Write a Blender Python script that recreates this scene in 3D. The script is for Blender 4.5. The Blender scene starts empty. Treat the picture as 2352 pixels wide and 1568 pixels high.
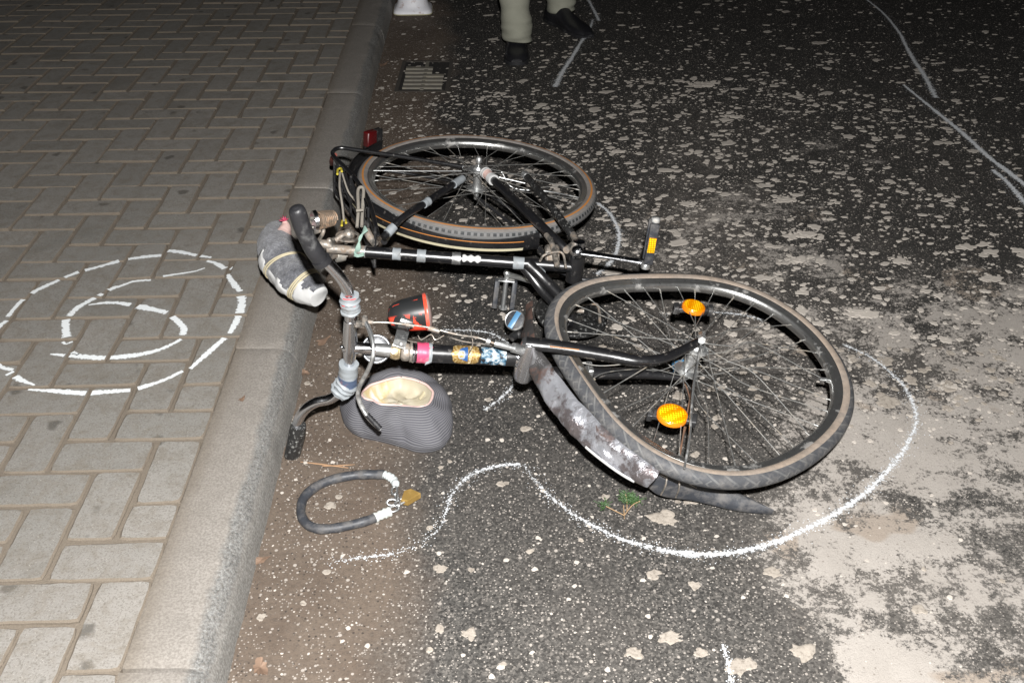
import bpy, math, random
import numpy as np
from mathutils import Vector, Matrix, noise
random.seed(7); rng = np.random.default_rng(7)
R_ = math.radians

# ------------------------------------------------------------------ camera, world, light
H = 1.44; PITCH = R_(33.5); FPX = 2284.0
scene = bpy.context.scene
cam_d = bpy.data.cameras.new('camera'); cam = bpy.data.objects.new('camera', cam_d)
scene.collection.objects.link(cam); scene.camera = cam
cam.location = (0, 0, H); cam.rotation_euler = (math.pi/2 - PITCH, 0, 0)
cam_d.sensor_width = 36; cam_d.lens = FPX/2352*36; cam_d.clip_start = .02; cam_d.clip_end = 400
scene.render.resolution_x = 1024; scene.render.resolution_y = 682
w = bpy.data.worlds.new('World'); scene.world = w; w.use_nodes = True
nt = w.node_tree; bg = nt.nodes['Background']
sky = nt.nodes.new('ShaderNodeTexSky'); sky.sky_type = 'NISHITA'; sky.sun_disc = False
sky.sun_elevation = R_(-4); sky.sun_rotation = R_(20)
nt.links.new(sky.outputs[0], bg.inputs[0]); bg.inputs[1].default_value = 0.05
# the photographer's flash: a small window of light above the lens
fl_d = bpy.data.lights.new('camera_flash', 'SPOT'); fl_d.shadow_soft_size = .022; fl_d.spot_size = R_(172); fl_d.spot_blend = .4
fl_d.energy = 655; fl_d.color = (1, .985, .965)
fl = bpy.data.objects.new('camera_flash', fl_d); scene.collection.objects.link(fl)
fl.location = (0.03, -0.03, H+.20)
fl.rotation_euler = (Vector((0.0, 2.4, 0))-fl.location).to_track_quat('-Z', 'Y').to_euler()
vs = scene.view_settings; vs.view_transform = 'Standard'; vs.look = 'None'; vs.exposure = 0; vs.gamma = 1
vs.use_curve_mapping = False

# ------------------------------------------------------------------ helpers
C = scene.collection
CAM = np.array([0, 0, H]); cp, sp = math.cos(PITCH), math.sin(PITCH)
def ray(x, y):
    u = (x-1176)/FPX; v = (784-y)/FPX
    return np.array([u, cp+v*sp, -sp+v*cp])
def G(x, y, z=0.0):                       # where a sight line meets the height z
    d = ray(x, y); return CAM+d*((z-H)/d[2])
def onpl(c, n, x, y):
    d = ray(x, y); return CAM+d*(np.dot(c-CAM, n)/np.dot(d, n))
def unit(v): v = np.asarray(v, float); return v/np.linalg.norm(v)
def V(a): return np.asarray(a, float)

def obj(name, verts, faces, m, parent=None, smooth=True, uv=None, mats=None, fmat=None, attr=None):
    me = bpy.data.meshes.new(name)
    me.from_pydata([tuple(map(float, v)) for v in verts], [], [tuple(f) for f in faces])
    for mm in (mats or [m]): me.materials.append(mm)
    if fmat is not None: me.polygons.foreach_set('material_index', fmat)
    if smooth: me.polygons.foreach_set('use_smooth', [True]*len(me.polygons))
    if uv is not None:
        l = me.uv_layers.new(name='UVMap')
        idx = np.empty(len(me.loops), int); me.loops.foreach_get('vertex_index', idx)
        a = np.asarray(uv, float)
        if len(a) == len(verts): a = a[idx]
        l.data.foreach_set('uv', a.ravel())
    if attr is not None:
        at = me.attributes.new('rnd', 'FLOAT', 'FACE'); at.data.foreach_set('value', attr)
    me.update()
    if smooth: me.set_sharp_from_angle(angle=R_(48))
    o = bpy.data.objects.new(name, me); C.objects.link(o)
    if parent is not None: o.parent = parent
    return o
def tag(o, label=None, cat=None, group=None, kind=None):
    if label: o['label'] = label
    if cat: o['category'] = cat
    if group: o['group'] = group
    if kind: o['kind'] = kind
    return o
def empty(name, parent=None):
    o = bpy.data.objects.new(name, None); C.objects.link(o); o.empty_display_size = .05
    if parent is not None: o.parent = parent
    return o

class MB:                                  # collects shapes for one mesh
    def __init__(s): s.v = []; s.f = []; s.uv = []
    def add(s, v, f, uv=None):
        b = len(s.v); s.v += [tuple(p) for p in v]; s.f += [tuple(i+b for i in q) for q in f]
        s.uv += list(uv) if uv is not None else [(0, 0)]*len(v)
        return s
    def tube(s, pts, r, segs=12, sub=6, cap=True, closed=False, flat=1.0, flatdir=None):
        p, rr = curve(pts, r, sub, closed)
        n = len(p); T = np.gradient(p, axis=0) if not closed else (np.roll(p, -1, 0)-np.roll(p, 1, 0))
        T /= np.linalg.norm(T, axis=1)[:, None]+1e-12
        u = np.array(flatdir, float) if flatdir is not None else (np.array([0, 0, 1.]) if abs(T[0][2]) < .9 else np.array([1., 0, 0]))
        vs_ = []; uv = []; L = 0
        for i in range(n):
            if flatdir is not None: u = np.array(flatdir, float)
            u = u-T[i]*np.dot(u, T[i]); u /= np.linalg.norm(u)+1e-12
            b = np.cross(T[i], u)
            if i: L += np.linalg.norm(p[i]-p[i-1])
            for k in range(segs):
                a = 2*math.pi*k/segs
                vs_.append(p[i]+rr[i]*(math.cos(a)*u*flat+math.sin(a)*b)); uv.append((L, k/segs))
        fs = []
        for i in range(n if closed else n-1):
            j = (i+1) % n
            for k in range(segs):
                q = (k+1) % segs
                fs.append((i*segs+k, i*segs+q, j*segs+q, j*segs+k))
        if cap and not closed:
            fs.append(tuple(range(segs))[::-1]); fs.append(tuple((n-1)*segs+k for k in range(segs)))
        return s.add(vs_, fs, uv)
    def lathe(s, c, ax, prof, segs=32):    # prof: list of (along axis, radius)
        ax = unit(ax); u = unit(np.cross(ax, [0.3, .9, .2])); b = np.cross(ax, u)
        vs_ = []; uv = []; n = len(prof)
        for i, (t, r) in enumerate(prof):
            for k in range(segs):
                a = 2*math.pi*k/segs
                vs_.append(V(c)+ax*t+max(r, 1e-5)*(math.cos(a)*u+math.sin(a)*b)); uv.append((k/segs, i/(n-1)))
        fs = [(i*segs+k, i*segs+(k+1) % segs, (i+1)*segs+(k+1) % segs, (i+1)*segs+k) for i in range(n-1) for k in range(segs)]
        return s.add(vs_, fs, uv)
    def box(s, c, X, Y, Z, ch=.12):        # chamfered box from half-axis vectors
        c, X, Y, Z = map(V, (c, X, Y, Z)); vs_ = []
        m = min(np.linalg.norm(X), np.linalg.norm(Y), np.linalg.norm(Z))*ch*2
        for sx in (-1, 1):
            for sy in (-1, 1):
                for sz in (-1, 1):
                    for k in range(3):
                        q = [1-m/np.linalg.norm(A) for A in (X, Y, Z)]; q[k] = 1
                        vs_.append(c+sx*q[0]*X+sy*q[1]*Y+sz*q[2]*Z)
        def id_(sx, sy, sz, k): return ((sx*2+sy)*2+sz)*3+k
        fs = []
        for k in range(3):
            o = [i for i in range(3) if i != k]
            for sgn in (0, 1):
                q = []
                for a, b in ((0, 0), (1, 0), (1, 1), (0, 1)):
                    ss = [0, 0, 0]; ss[k] = sgn; ss[o[0]] = a; ss[o[1]] = b; q.append(id_(*ss, k))
                fs.append(q if (sgn == 1) == (k != 1) else q[::-1])
        for k in range(3):
            o = [i for i in range(3) if i != k]
            for a in (0, 1):
                for b in (0, 1):
                    s0 = [0, 0, 0]; s0[o[0]] = a; s0[o[1]] = b; s1 = list(s0); s1[k] = 1
                    fs.append((id_(*s0, o[0]), id_(*s1, o[0]), id_(*s1, o[1]), id_(*s0, o[1])))
        for sx in (0, 1):
            for sy in (0, 1):
                for sz in (0, 1): fs.append(tuple(id_(sx, sy, sz, k) for k in range(3)))
        return s.add(vs_, fs)
    def rod(s, a, b, r, segs=10): return s.tube([a, b], r, segs, sub=1)
    def strip(s, A, B, bulge, out, nprof=8, thick=.0015, wob=0):   # curved sheet between two curves
        n = len(A); vs_ = []; uv = []
        for side in (0, 1):
            for i in range(n):
                for k in range(nprof+1):
                    t = k/nprof; h = bulge*(1-(2*t-1)**4)
                    p = A[i]*(1-t)+B[i]*t+out[i]*(h-side*thick)
                    if wob: p = p+out[i]*wob*(noise.noise(Vector(p*22))+.5*noise.noise(Vector(p*60)))*(.3+math.sin(math.pi*t))
                    vs_.append(p); uv.append((i/(n-1), t))
        W = nprof+1; N = n*W; fs = []
        for i in range(n-1):
            for k in range(nprof):
                a, b, c_, d = i*W+k, i*W+k+1, (i+1)*W+k+1, (i+1)*W+k
                fs.append((a, b, c_, d)); fs.append((N+d, N+c_, N+b, N+a))
            fs.append((i*W, (i+1)*W, N+(i+1)*W, N+i*W)); fs.append((N+i*W+nprof, N+(i+1)*W+nprof, (i+1)*W+nprof, i*W+nprof))
        for k in range(nprof):
            fs.append((k, N+k, N+k+1, k+1)); q = (n-1)*W+k; fs.append((q+1, N+q+1, N+q, q))
        return s.add(vs_, fs, uv)
    def sphere(s, c, r, seg=12, sc=(1, 1, 1)):
        pr = []; vs_ = []; n = seg
        for i in range(n+1):
            th = math.pi*i/n
            for k in range(n*2):
                a = math.pi*k/n
                vs_.append(V(c)+r*V((math.sin(th)*math.cos(a)*sc[0], math.sin(th)*math.sin(a)*sc[1], math.cos(th)*sc[2])))
        m = 2*n
        fs = [(i*m+k, (i+1)*m+k, (i+1)*m+(k+1) % m, i*m+(k+1) % m) for i in range(n) for k in range(m)]
        return s.add(vs_, fs)
    def build(s, name, m, parent=None, smooth=True):
        return obj(name, s.v, s.f, m, parent, smooth, uv=s.uv)

def curve(pts, r, sub=6, closed=False):
    P = np.array([V(p) for p in pts]); n = len(P)
    rr = np.full(n, r, float) if np.isscalar(r) else np.array(r, float)
    if n == 2 and not closed or sub <= 1: return P, rr
    D = np.c_[P, rr]; out = []
    rngi = range(n) if closed else range(n-1)
    for i in rngi:
        p0 = D[(i-1) % n] if closed or i else 2*D[0]-D[1]
        p1 = D[i]; p2 = D[(i+1) % n]
        p3 = D[(i+2) % n] if closed or i+2 < n else 2*D[n-1]-D[n-2]
        for k in range(sub):
            t = k/sub
            out.append(.5*((2*p1)+(-p0+p2)*t+(2*p0-5*p1+4*p2-p3)*t*t+(-p0+3*p1-3*p2+p3)*t**3))
    if not closed: out.append(D[-1])
    out = np.array(out); return out[:, :3], out[:, 3]
def resample(pts, n):
    p, _ = curve(pts, 0, 8); L = np.r_[0, np.cumsum(np.linalg.norm(np.diff(p, axis=0), axis=1))]
    t = np.linspace(0, L[-1], n); return np.c_[np.interp(t, L, p[:, 0]), np.interp(t, L, p[:, 1]), np.interp(t, L, p[:, 2])]

# ------------------------------------------------------------------ materials
class NT:
    def __init__(s, name):
        s.m = bpy.data.materials.new(name); s.m.use_nodes = True; s.t = s.m.node_tree
        s.b = s.t.nodes['Principled BSDF']; s.out = s.t.nodes['Material Output']
        s.tc = s.t.nodes.new('ShaderNodeTexCoord')
    def n(s, typ, **kw):
        nd = s.t.nodes.new('ShaderNode'+typ)
        for k, v in kw.items():
            if hasattr(nd, k): setattr(nd, k, v)
            else: nd.inputs[k.replace('_', ' ')].default_value = v
        return nd
    def l(s, a, b): s.t.links.new(a, b)
    def vec(s, src='Object', scale=None):
        o = s.tc.outputs[src]
        if scale is None: return o
        mp = s.n('Mapping'); mp.inputs['Scale'].default_value = scale; s.l(o, mp.inputs[0]); return mp.outputs[0]
    def noise(s, scale, detail=4, rough=.55, vec=None, dist=0):
        nd = s.n('TexNoise'); nd.inputs['Scale'].default_value = scale; nd.inputs['Detail'].default_value = detail
        nd.inputs['Roughness'].default_value = rough; nd.inputs['Distortion'].default_value = dist
        s.l(vec if vec is not None else s.tc.outputs['Object'], nd.inputs['Vector']); return nd.outputs[0]
    def voro(s, scale, vec=None, out='Distance', rand=1):
        nd = s.n('TexVoronoi'); nd.inputs['Scale'].default_value = scale; nd.inputs['Randomness'].default_value = rand
        s.l(vec if vec is not None else s.tc.outputs['Object'], nd.inputs['Vector']); return nd.outputs[out]
    def ramp(s, fac, stops):
        nd = s.n('ValToRGB'); e = nd.color_ramp.elements
        while len(e) < len(stops): e.new(.5)
        for i, (p, c) in enumerate(stops):
            e[i].position = p; e[i].color = (*c, 1) if not np.isscalar(c) else (c, c, c, 1)
        s.l(fac, nd.inputs[0]); return nd.outputs[0]
    def math(s, op, a, b=None, clamp=False):
        nd = s.n('Math', operation=op); nd.use_clamp = clamp
        for i, q in enumerate((a, b)):
            if q is None: continue
            if np.isscalar(q): nd.inputs[i].default_value = q
            else: s.l(q, nd.inputs[i])
        return nd.outputs[0]
    def mix(s, fac, a, b, typ='MIX'):
        nd = s.t.nodes.new('ShaderNodeMix'); nd.data_type = 'RGBA'; nd.blend_type = typ
        for i, q in ((0, fac), (6, a), (7, b)):
            if isinstance(q, tuple): nd.inputs[i].default_value = (*q, 1)
            elif np.isscalar(q): nd.inputs[i].default_value = q
            else: s.l(q, nd.inputs[i])
        return nd.outputs[2]
    def base(s, c): s.put('Base Color', (*c, 1) if isinstance(c, tuple) else c)
    def put(s, k, v):
        if isinstance(v, (tuple, int, float)): s.b.inputs[k].default_value = v
        else: s.l(v, s.b.inputs[k])
    def bump(s, h, strength=.3, dist=.001):
        nd = s.n('Bump'); nd.inputs['Strength'].default_value = strength; nd.inputs['Distance'].default_value = dist
        s.l(h, nd.inputs['Height']); s.l(nd.outputs[0], s.b.inputs['Normal'])

def simple(name, c, rough=.5, metal=0, var=.25, vs_=60, dirt=None, dirt_amt=.3, bump=0, bs=200, spec=None, coat=0, dscale=25):
    t = NT(name); f = t.noise(vs_, 5)
    col = t.mix(f, tuple(x*(1-var) for x in c), tuple(min(1, x*(1+var)) for x in c))
    rg = t.math('ADD', t.math('MULTIPLY', t.noise(vs_*2.3, 3), .2), rough-.1)
    if dirt:
        df = t.ramp(t.noise(dscale, 8, .65), [(.62-dirt_amt*.4, 0), (.75-dirt_amt*.2, 1)])
        col = t.mix(df, col, dirt)
        rg = t.mix(df, rg, (.8, .8, .8))
        if metal: t.put('Metallic', t.math('MULTIPLY', t.math('SUBTRACT', 1, df), metal))
    elif metal: t.put('Metallic', metal)
    t.base(col); t.put('Roughness', rg)
    if spec is not None: t.put('Specular IOR Level', spec)
    if coat: t.put('Coat Weight', coat)
    if bump: t.bump(t.noise(bs, 5), bump, .002)
    return t.m

M = {}
M['chrome'] = simple('chrome', (.68, .69, .72), .20, 1, .05, dirt=(.2, .13, .09), dirt_amt=.0, bump=.015, bs=40)
M['rim_chrome'] = simple('rim_chrome', (.5, .5, .49), .31, .95, .10, dirt=(.14, .12, .1), dirt_amt=.1, bump=.04, bs=60, dscale=22)
M['bell'] = simple('bell_metal', (.42, .43, .45), .36, .95, .1, dirt=(.1, .1, .1), dirt_amt=.1, bump=.1)
M['crown'] = simple('crown_metal', (.6, .6, .62), .24, .95, .06, bump=.012, bs=40)
M['old_steel'] = simple('old_steel', (.36, .34, .31), .42, .9, .3, dirt=(.2, .15, .11), dirt_amt=.5, bump=.2, dscale=60)
M['alloy'] = simple('alloy', (.55, .56, .56), .38, .9, .15, dirt=(.3, .28, .25), dirt_amt=.25, bump=.12)
M['spoke'] = simple('spoke_steel', (.33, .33, .32), .5, .85, .25, dirt=(.24, .2, .15), dirt_amt=.3)
M['black_paint'] = simple('black_paint', (.008, .008, .009), .31, 0, .4, dirt=(.1, .09, .08), dirt_amt=.05, spec=1.0, coat=0, dscale=70, bump=.03, bs=60)
M['scuffed_black'] = simple('scuffed_black', (.014, .014, .014), .3, 0, .4, dirt=(.26, .26, .25), dirt_amt=.16, spec=.6, dscale=110, bump=.15)
M['black_plastic'] = simple('black_plastic', (.018, .018, .019), .38, 0, .3, dirt=(.11, .105, .1), dirt_amt=.2, bump=.15)
M['rubber'] = simple('rubber', (.016, .016, .018), .45, 0, .3, dirt=(.08, .08, .08), dirt_amt=.15, bump=.3, bs=260)
M['grey_rubber'] = simple('grey_rubber', (.034, .037, .044), .5, 0, .3, dirt=(.105, .1, .097), dirt_amt=.42, bump=.3, bs=130, dscale=38)
M['worn_rubber'] = simple('worn_rubber', (.02, .02, .02), .4, 0, .4, dirt=(.42, .42, .4), dirt_amt=.2, bump=.9, bs=190, dscale=130)
M['tape'] = simple('grey_tape', (.235, .255, .27), .5, 0, .08, dirt=(.15, .145, .14), dirt_amt=.15, bump=.25, bs=45)
M['pink'] = simple('pink_tape', (.5, .06, .13), .45, 0, .12, dirt=(.35, .2, .22), dirt_amt=.1, bump=.2, bs=60)
M['red_tape'] = simple('red_strip', (.75, .06, .06), .5, 0, .1)
M['navy_tape'] = simple('navy_tape', (.06, .085, .14), .5, 0, .2, dirt=(.45, .12, .06), dirt_amt=.1)
M['brass'] = simple('corroded_brass', (.42, .32, .18), .4, .8, .25, dirt=(.34, .28, .19), dirt_amt=.45, bump=.5, bs=150, dscale=130)
M['padlock'] = simple('padlock_brass', (.42, .27, .08), .42, .55, .15, dirt=(.3, .2, .08), dirt_amt=.3, bump=.1)
M['cream'] = simple('cream_line', (.62, .57, .4), .4, 0, .08, dirt=(.3, .27, .2), dirt_amt=.08)
M['orange'] = simple('orange_line', (.5, .2, .05), .45, 0, .15)
M['rope'] = simple('dirty_cord', (.22, .2, .17), .85, 0, .25, bump=.6, bs=400)
M['teal'] = simple('pale_green_string', (.25, .36, .31), .8, 0, .3, bump=.5, bs=400)
M['elastic'] = simple('cream_elastic', (.42, .37, .25), .6, 0, .15, bump=.3, bs=300)
M['yellow'] = simple('yellow_plastic', (.45, .37, .04), .4, 0, .1)
M['rust'] = simple('rusty_steel', (.2, .11, .07), .65, .3, .4, dirt=(.1, .06, .04), dirt_amt=.4, bump=.4)
M['spring'] = simple('spring_steel', (.33, .26, .2), .45, .7, .3, dirt=(.36, .21, .12), dirt_amt=.4, dscale=90)
M['bright_spring'] = simple('zinc_spring', (.5, .49, .45), .4, .7, .2, dirt=(.3, .25, .2), dirt_amt=.3)
M['white_cloth'] = simple('white_cloth', (.44, .44, .435), .85, 0, .05, bump=.5, bs=50)
M['pinkcloth'] = simple('faded_pink_cloth', (.6, .42, .38), .85, 0, .2, bump=.5, bs=150)
M['twig'] = simple('twig', (.3, .2, .11), .8, 0, .3)
M['needle'] = simple('green_needles', (.04, .09, .025), .6, 0, .4, vs_=200)
M['leaf'] = simple('dry_leaf', (.17, .11, .075), .75, 0, .4, vs_=80, bump=.4)
M['straw'] = simple('straw', (.38, .23, .13), .75, 0, .3)
M['castiron'] = simple('cast_iron', (.16, .148, .125), .7, 0, .3, dirt=(.2, .18, .14), dirt_amt=.4, bump=.4)
M['frame_mud'] = simple('muddy_iron', (.05, .043, .036), .9, 0, .35, vs_=90, bump=.4)
M['pit_shade_plate'] = simple('painted_pit_shade', (.015, .013, .011), .9, 0, .4)  # near-black colour painted for the shade down the drain
M['cone'] = simple('pale_cone_plastic', (.8, .8, .84), .5, 0, .06, dirt=(.45, .33, .3), dirt_amt=.12)
M['cone_edge'] = simple('yellowed_edge', (.5, .47, .3), .6, 0, .1)
M['trouser'] = simple('olive_cotton', (.26, .26, .21), .9, 0, .12, vs_=30, bump=.4, bs=500)
M['leather'] = simple('black_leather', (.012, .012, .014), .38, 0, .3, bump=.25, bs=60)
M['jacket'] = simple('dark_jacket', (.02, .022, .03), .85, 0, .2, bump=.3)
M['skin'] = simple('skin', (.5, .3, .22), .55, 0, .08)
M['hair'] = simple('dark_hair', (.04, .025, .015), .6, 0, .3, bump=.6)
M['lamp_glass'] = simple('dull_lens', (.3, .2, .18), .3, 0, .15, dirt=(.4, .34, .3), dirt_amt=.3)

def m_fleece():
    t = NT('grey_fleece'); f = t.noise(38, 8, .7); f2 = t.noise(190, 4, .7)
    t.base(t.ramp(t.math('ADD', t.math('MULTIPLY', f, .65), t.math('MULTIPLY', f2, .35)), [(.36, (.028, .029, .034)), (.5, (.09, .092, .105)), (.66, (.24, .245, .265))]))
    t.put('Roughness', .95); t.put('Sheen Weight', .3); t.bump(f2, .9, .004); return t.m
M['fleece'] = m_fleece()
def m_cord():                                # ribbed grey corduroy, ribs follow the crown
    t = NT('grey_corduroy'); sx = t.n('SeparateXYZ'); t.l(t.tc.outputs['UV'], sx.inputs[0])
    v = t.math('ADD', sx.outputs[1], t.math('MULTIPLY', t.noise(9, 2), .05))
    wv = t.math('SINE', t.math('MULTIPLY', v, 2*math.pi*23))
    amt = t.math('MULTIPLY', t.math('ADD', wv, 1), .5)
    st = t.ramp(amt, [(.15, 0.0), (.8, 1.0)])
    fade = t.math('MULTIPLY', st, t.ramp(t.noise(10, 3), [(.3, .55), (.6, 1)]))
    c = t.mix(fade, (.055, .055, .066), (.19, .187, .195))
    c = t.mix(t.math('MULTIPLY', t.noise(300, 4, .8), .5), c, (.075, .076, .088)); c = t.mix(t.ramp(t.noise(6, 3), [(.45, 0), (.7, .5)]), c, (.10, .10, .115))
    t.base(c); t.put('Roughness', .95); t.bump(amt, .5, .002); return t.m
M['corduroy'] = m_cord()
def m_lining():
    t = NT('cream_lining'); f = t.noise(11, 3, .5, dist=.5)
    c = t.ramp(f, [(.35, (.37, .33, .235)), (.5, (.42, .39, .31)), (.6, (.40, .32, .165)), (.68, (.46, .455, .44))])
    t.base(c); t.put('Roughness', .55); t.bump(t.noise(11, 3, .5, dist=1.0), .6, .012); return t.m
M['lining'] = m_lining()

def m_tyre(name, sidewall, line, treadc, pattern):
    t = NT(name); sx = t.n('SeparateXYZ'); t.l(t.tc.outputs['UV'], sx.inputs[0]); u, v = sx.outputs[0], sx.outputs[1]
    dist = t.math('ABSOLUTE', t.math('SUBTRACT', v, .5))      # 0 at the tread's crown, 0.5 at the bead
    tread = t.math('LESS_THAN', dist, .135 if pattern == 'block' else .185)
    dust = t.ramp(t.noise(13, 7, .6), [(.42, 0), (.68, 1)])
    side = t.mix(dust, sidewall, tuple(x*.75+.06 for x in sidewall))
    side = t.mix(t.math('MULTIPLY', t.ramp(t.noise(60, 7, .75), [(.4, 0), (.62, 1)]), .5), side, (.11, .1, .09))
    if line:
        b = t.math('MULTIPLY', t.math('GREATER_THAN', dist, .205), t.math('LESS_THAN', dist, .25))
        b2 = t.math('MULTIPLY', b, t.ramp(t.noise(9, 4), [(.25, .6), (.45, 1)]))
        side = t.mix(b2, side, line)
    if pattern == 'block':
        a = t.math('MULTIPLY', u, 2*math.pi*140)
        blk = t.math('MULTIPLY', t.math('GREATER_THAN', t.math('SINE', a), -.15), t.math('MULTIPLY', t.math('GREATER_THAN', dist, .035), t.math('LESS_THAN', dist, .1)))
        h = t.math('MULTIPLY', blk, -1)
        tc = t.mix(blk, (.12, .12, .12), (.015, .018, .02))
    else:
        a = t.math('MULTIPLY', u, 2*math.pi*62)
        s1 = t.math('SINE', t.math('ADD', a, t.math('MULTIPLY', dist, 30)))
        s2 = t.math('SINE', t.math('ADD', t.math('MULTIPLY', a, 1.5), t.math('MULTIPLY', dist, -30)))
        g = t.math('GREATER_THAN', t.math('MAXIMUM', s1, t.math('MULTIPLY', s2, t.math('LESS_THAN', dist, .07))), .8)
        h = g; tc = t.mix(t.math('MULTIPLY', g, t.ramp(t.noise(30, 4), [(.35, .1), (.6, .75)])), treadc, (.13, .13, .127))
    tc = t.mix(t.math('MULTIPLY', t.ramp(t.noise(45, 6, .7), [(.45, 0), (.72, 1)]), .6), tc, (.15, .14, .13))
    t.base(t.mix(tread, side, tc)); t.put('Roughness', .68)
    t.bump(t.math('ADD', t.math('MULTIPLY', h, tread), t.math('MULTIPLY', t.noise(220, 3), .3)), .6, .002); return t.m
M['tyre_f'] = m_tyre('tan_wall_tyre', (.27, .215, .17), None, (.045, .047, .052), 'y')
M['tyre_r'] = m_tyre('grey_wall_tyre', (.20, .18, .165), (.42, .17, .04), (.05, .05, .05), 'block')

def m_mudguard():
    t = NT('scraped_mudguard'); n1 = t.noise(26, 8, .62, dist=.4); n2 = t.noise(7, 4)
    k = t.math('ADD', t.math('MULTIPLY', n1, .6), t.math('MULTIPLY', n2, .4))
    sx = t.n('SeparateXYZ'); t.l(t.tc.outputs['UV'], sx.inputs[0])
    bare = t.ramp(sx.outputs[0], [(.0, 0), (.38, .03), (.47, 1), (.93, 1)])
    sil = t.math('MULTIPLY', bare, t.ramp(k, [(.40, 0), (.46, 1)]))
    rustf = t.ramp(t.noise(17, 7, .7), [(.50, 0), (.58, 1)])
    c = t.mix(sil, (.022, .02, .019), (.5, .51, .55)); c = t.mix(t.math('MULTIPLY', rustf, .72), c, (.085, .05, .04))
    t.base(c); t.put('Metallic', t.math('MULTIPLY', sil, .75)); t.put('Roughness', t.mix(sil, (.42, .42, .42), (.3, .3, .3)))
    t.bump(t.noise(36, 6, .6, dist=.6), .7, .006); return t.m
M['mudguard'] = m_mudguard()

def m_reflector():
    t = NT('amber_reflector'); vo = t.voro(190, rand=.1)
    c = t.mix(t.ramp(vo, [(.28, 0), (.5, 1)]), (.85, .60, .008), (.62, .20, .0)); t.base(c)
    t.put('Roughness', .25); t.put('Coat Weight', .5); t.bump(vo, .4, .002); return t.m
M['reflector'] = m_reflector()
M['amber_rim'] = simple('amber_plastic', (.6, .17, .005), .25, 0, .1)
M['red_lens'] = simple('red_lens', (.07, .004, .005), .3, 0, .3)
def m_lamp():
    t = NT('peeling_lamp_paint')
    f = t.ramp(t.noise(30, 4, .5, dist=.6), [(.50, 0), (.515, 1)])
    sx = t.n('SeparateXYZ'); t.l(t.tc.outputs['UV'], sx.inputs[0])
    up = t.math('MULTIPLY', t.ramp(sx.outputs[0], [(.12, 0), (.16, 1), (.38, 1), (.44, 0)]), 1.0)
    t.base(t.mix(t.math('MULTIPLY', f, up), (.02, .021, .022), (.8, .07, .035))); t.put('Roughness', .35); return t.m
M['lamp'] = m_lamp()
def m_badge():
    t = NT('gold_badge'); f = t.noise(240, 5, .7)
    t.base(t.ramp(f, [(.35, (.12, .06, .015)), (.5, (.34, .21, .06)), (.65, (.6, .5, .28))])); t.put('Metallic', .5); t.put('Roughness', .4); return t.m
M['badge'] = m_badge()
M['blue'] = simple('blue_enamel', (.02, .07, .2), .35, 0, .15)
M['skyblue'] = simple('sky_blue_enamel', (.07, .19, .33), .4, 0, .15)
def m_sticker():
    t = NT('torn_sticker'); f = t.noise(95, 5, .6, dist=.8)
    t.base(t.ramp(f, [(.38, (.012, .014, .018)), (.44, (.03, .10, .17)), (.52, (.14, .2, .24)), (.6, (.4, .42, .43))])); t.put('Roughness', .35); return t.m
M['sticker'] = m_sticker()

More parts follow.
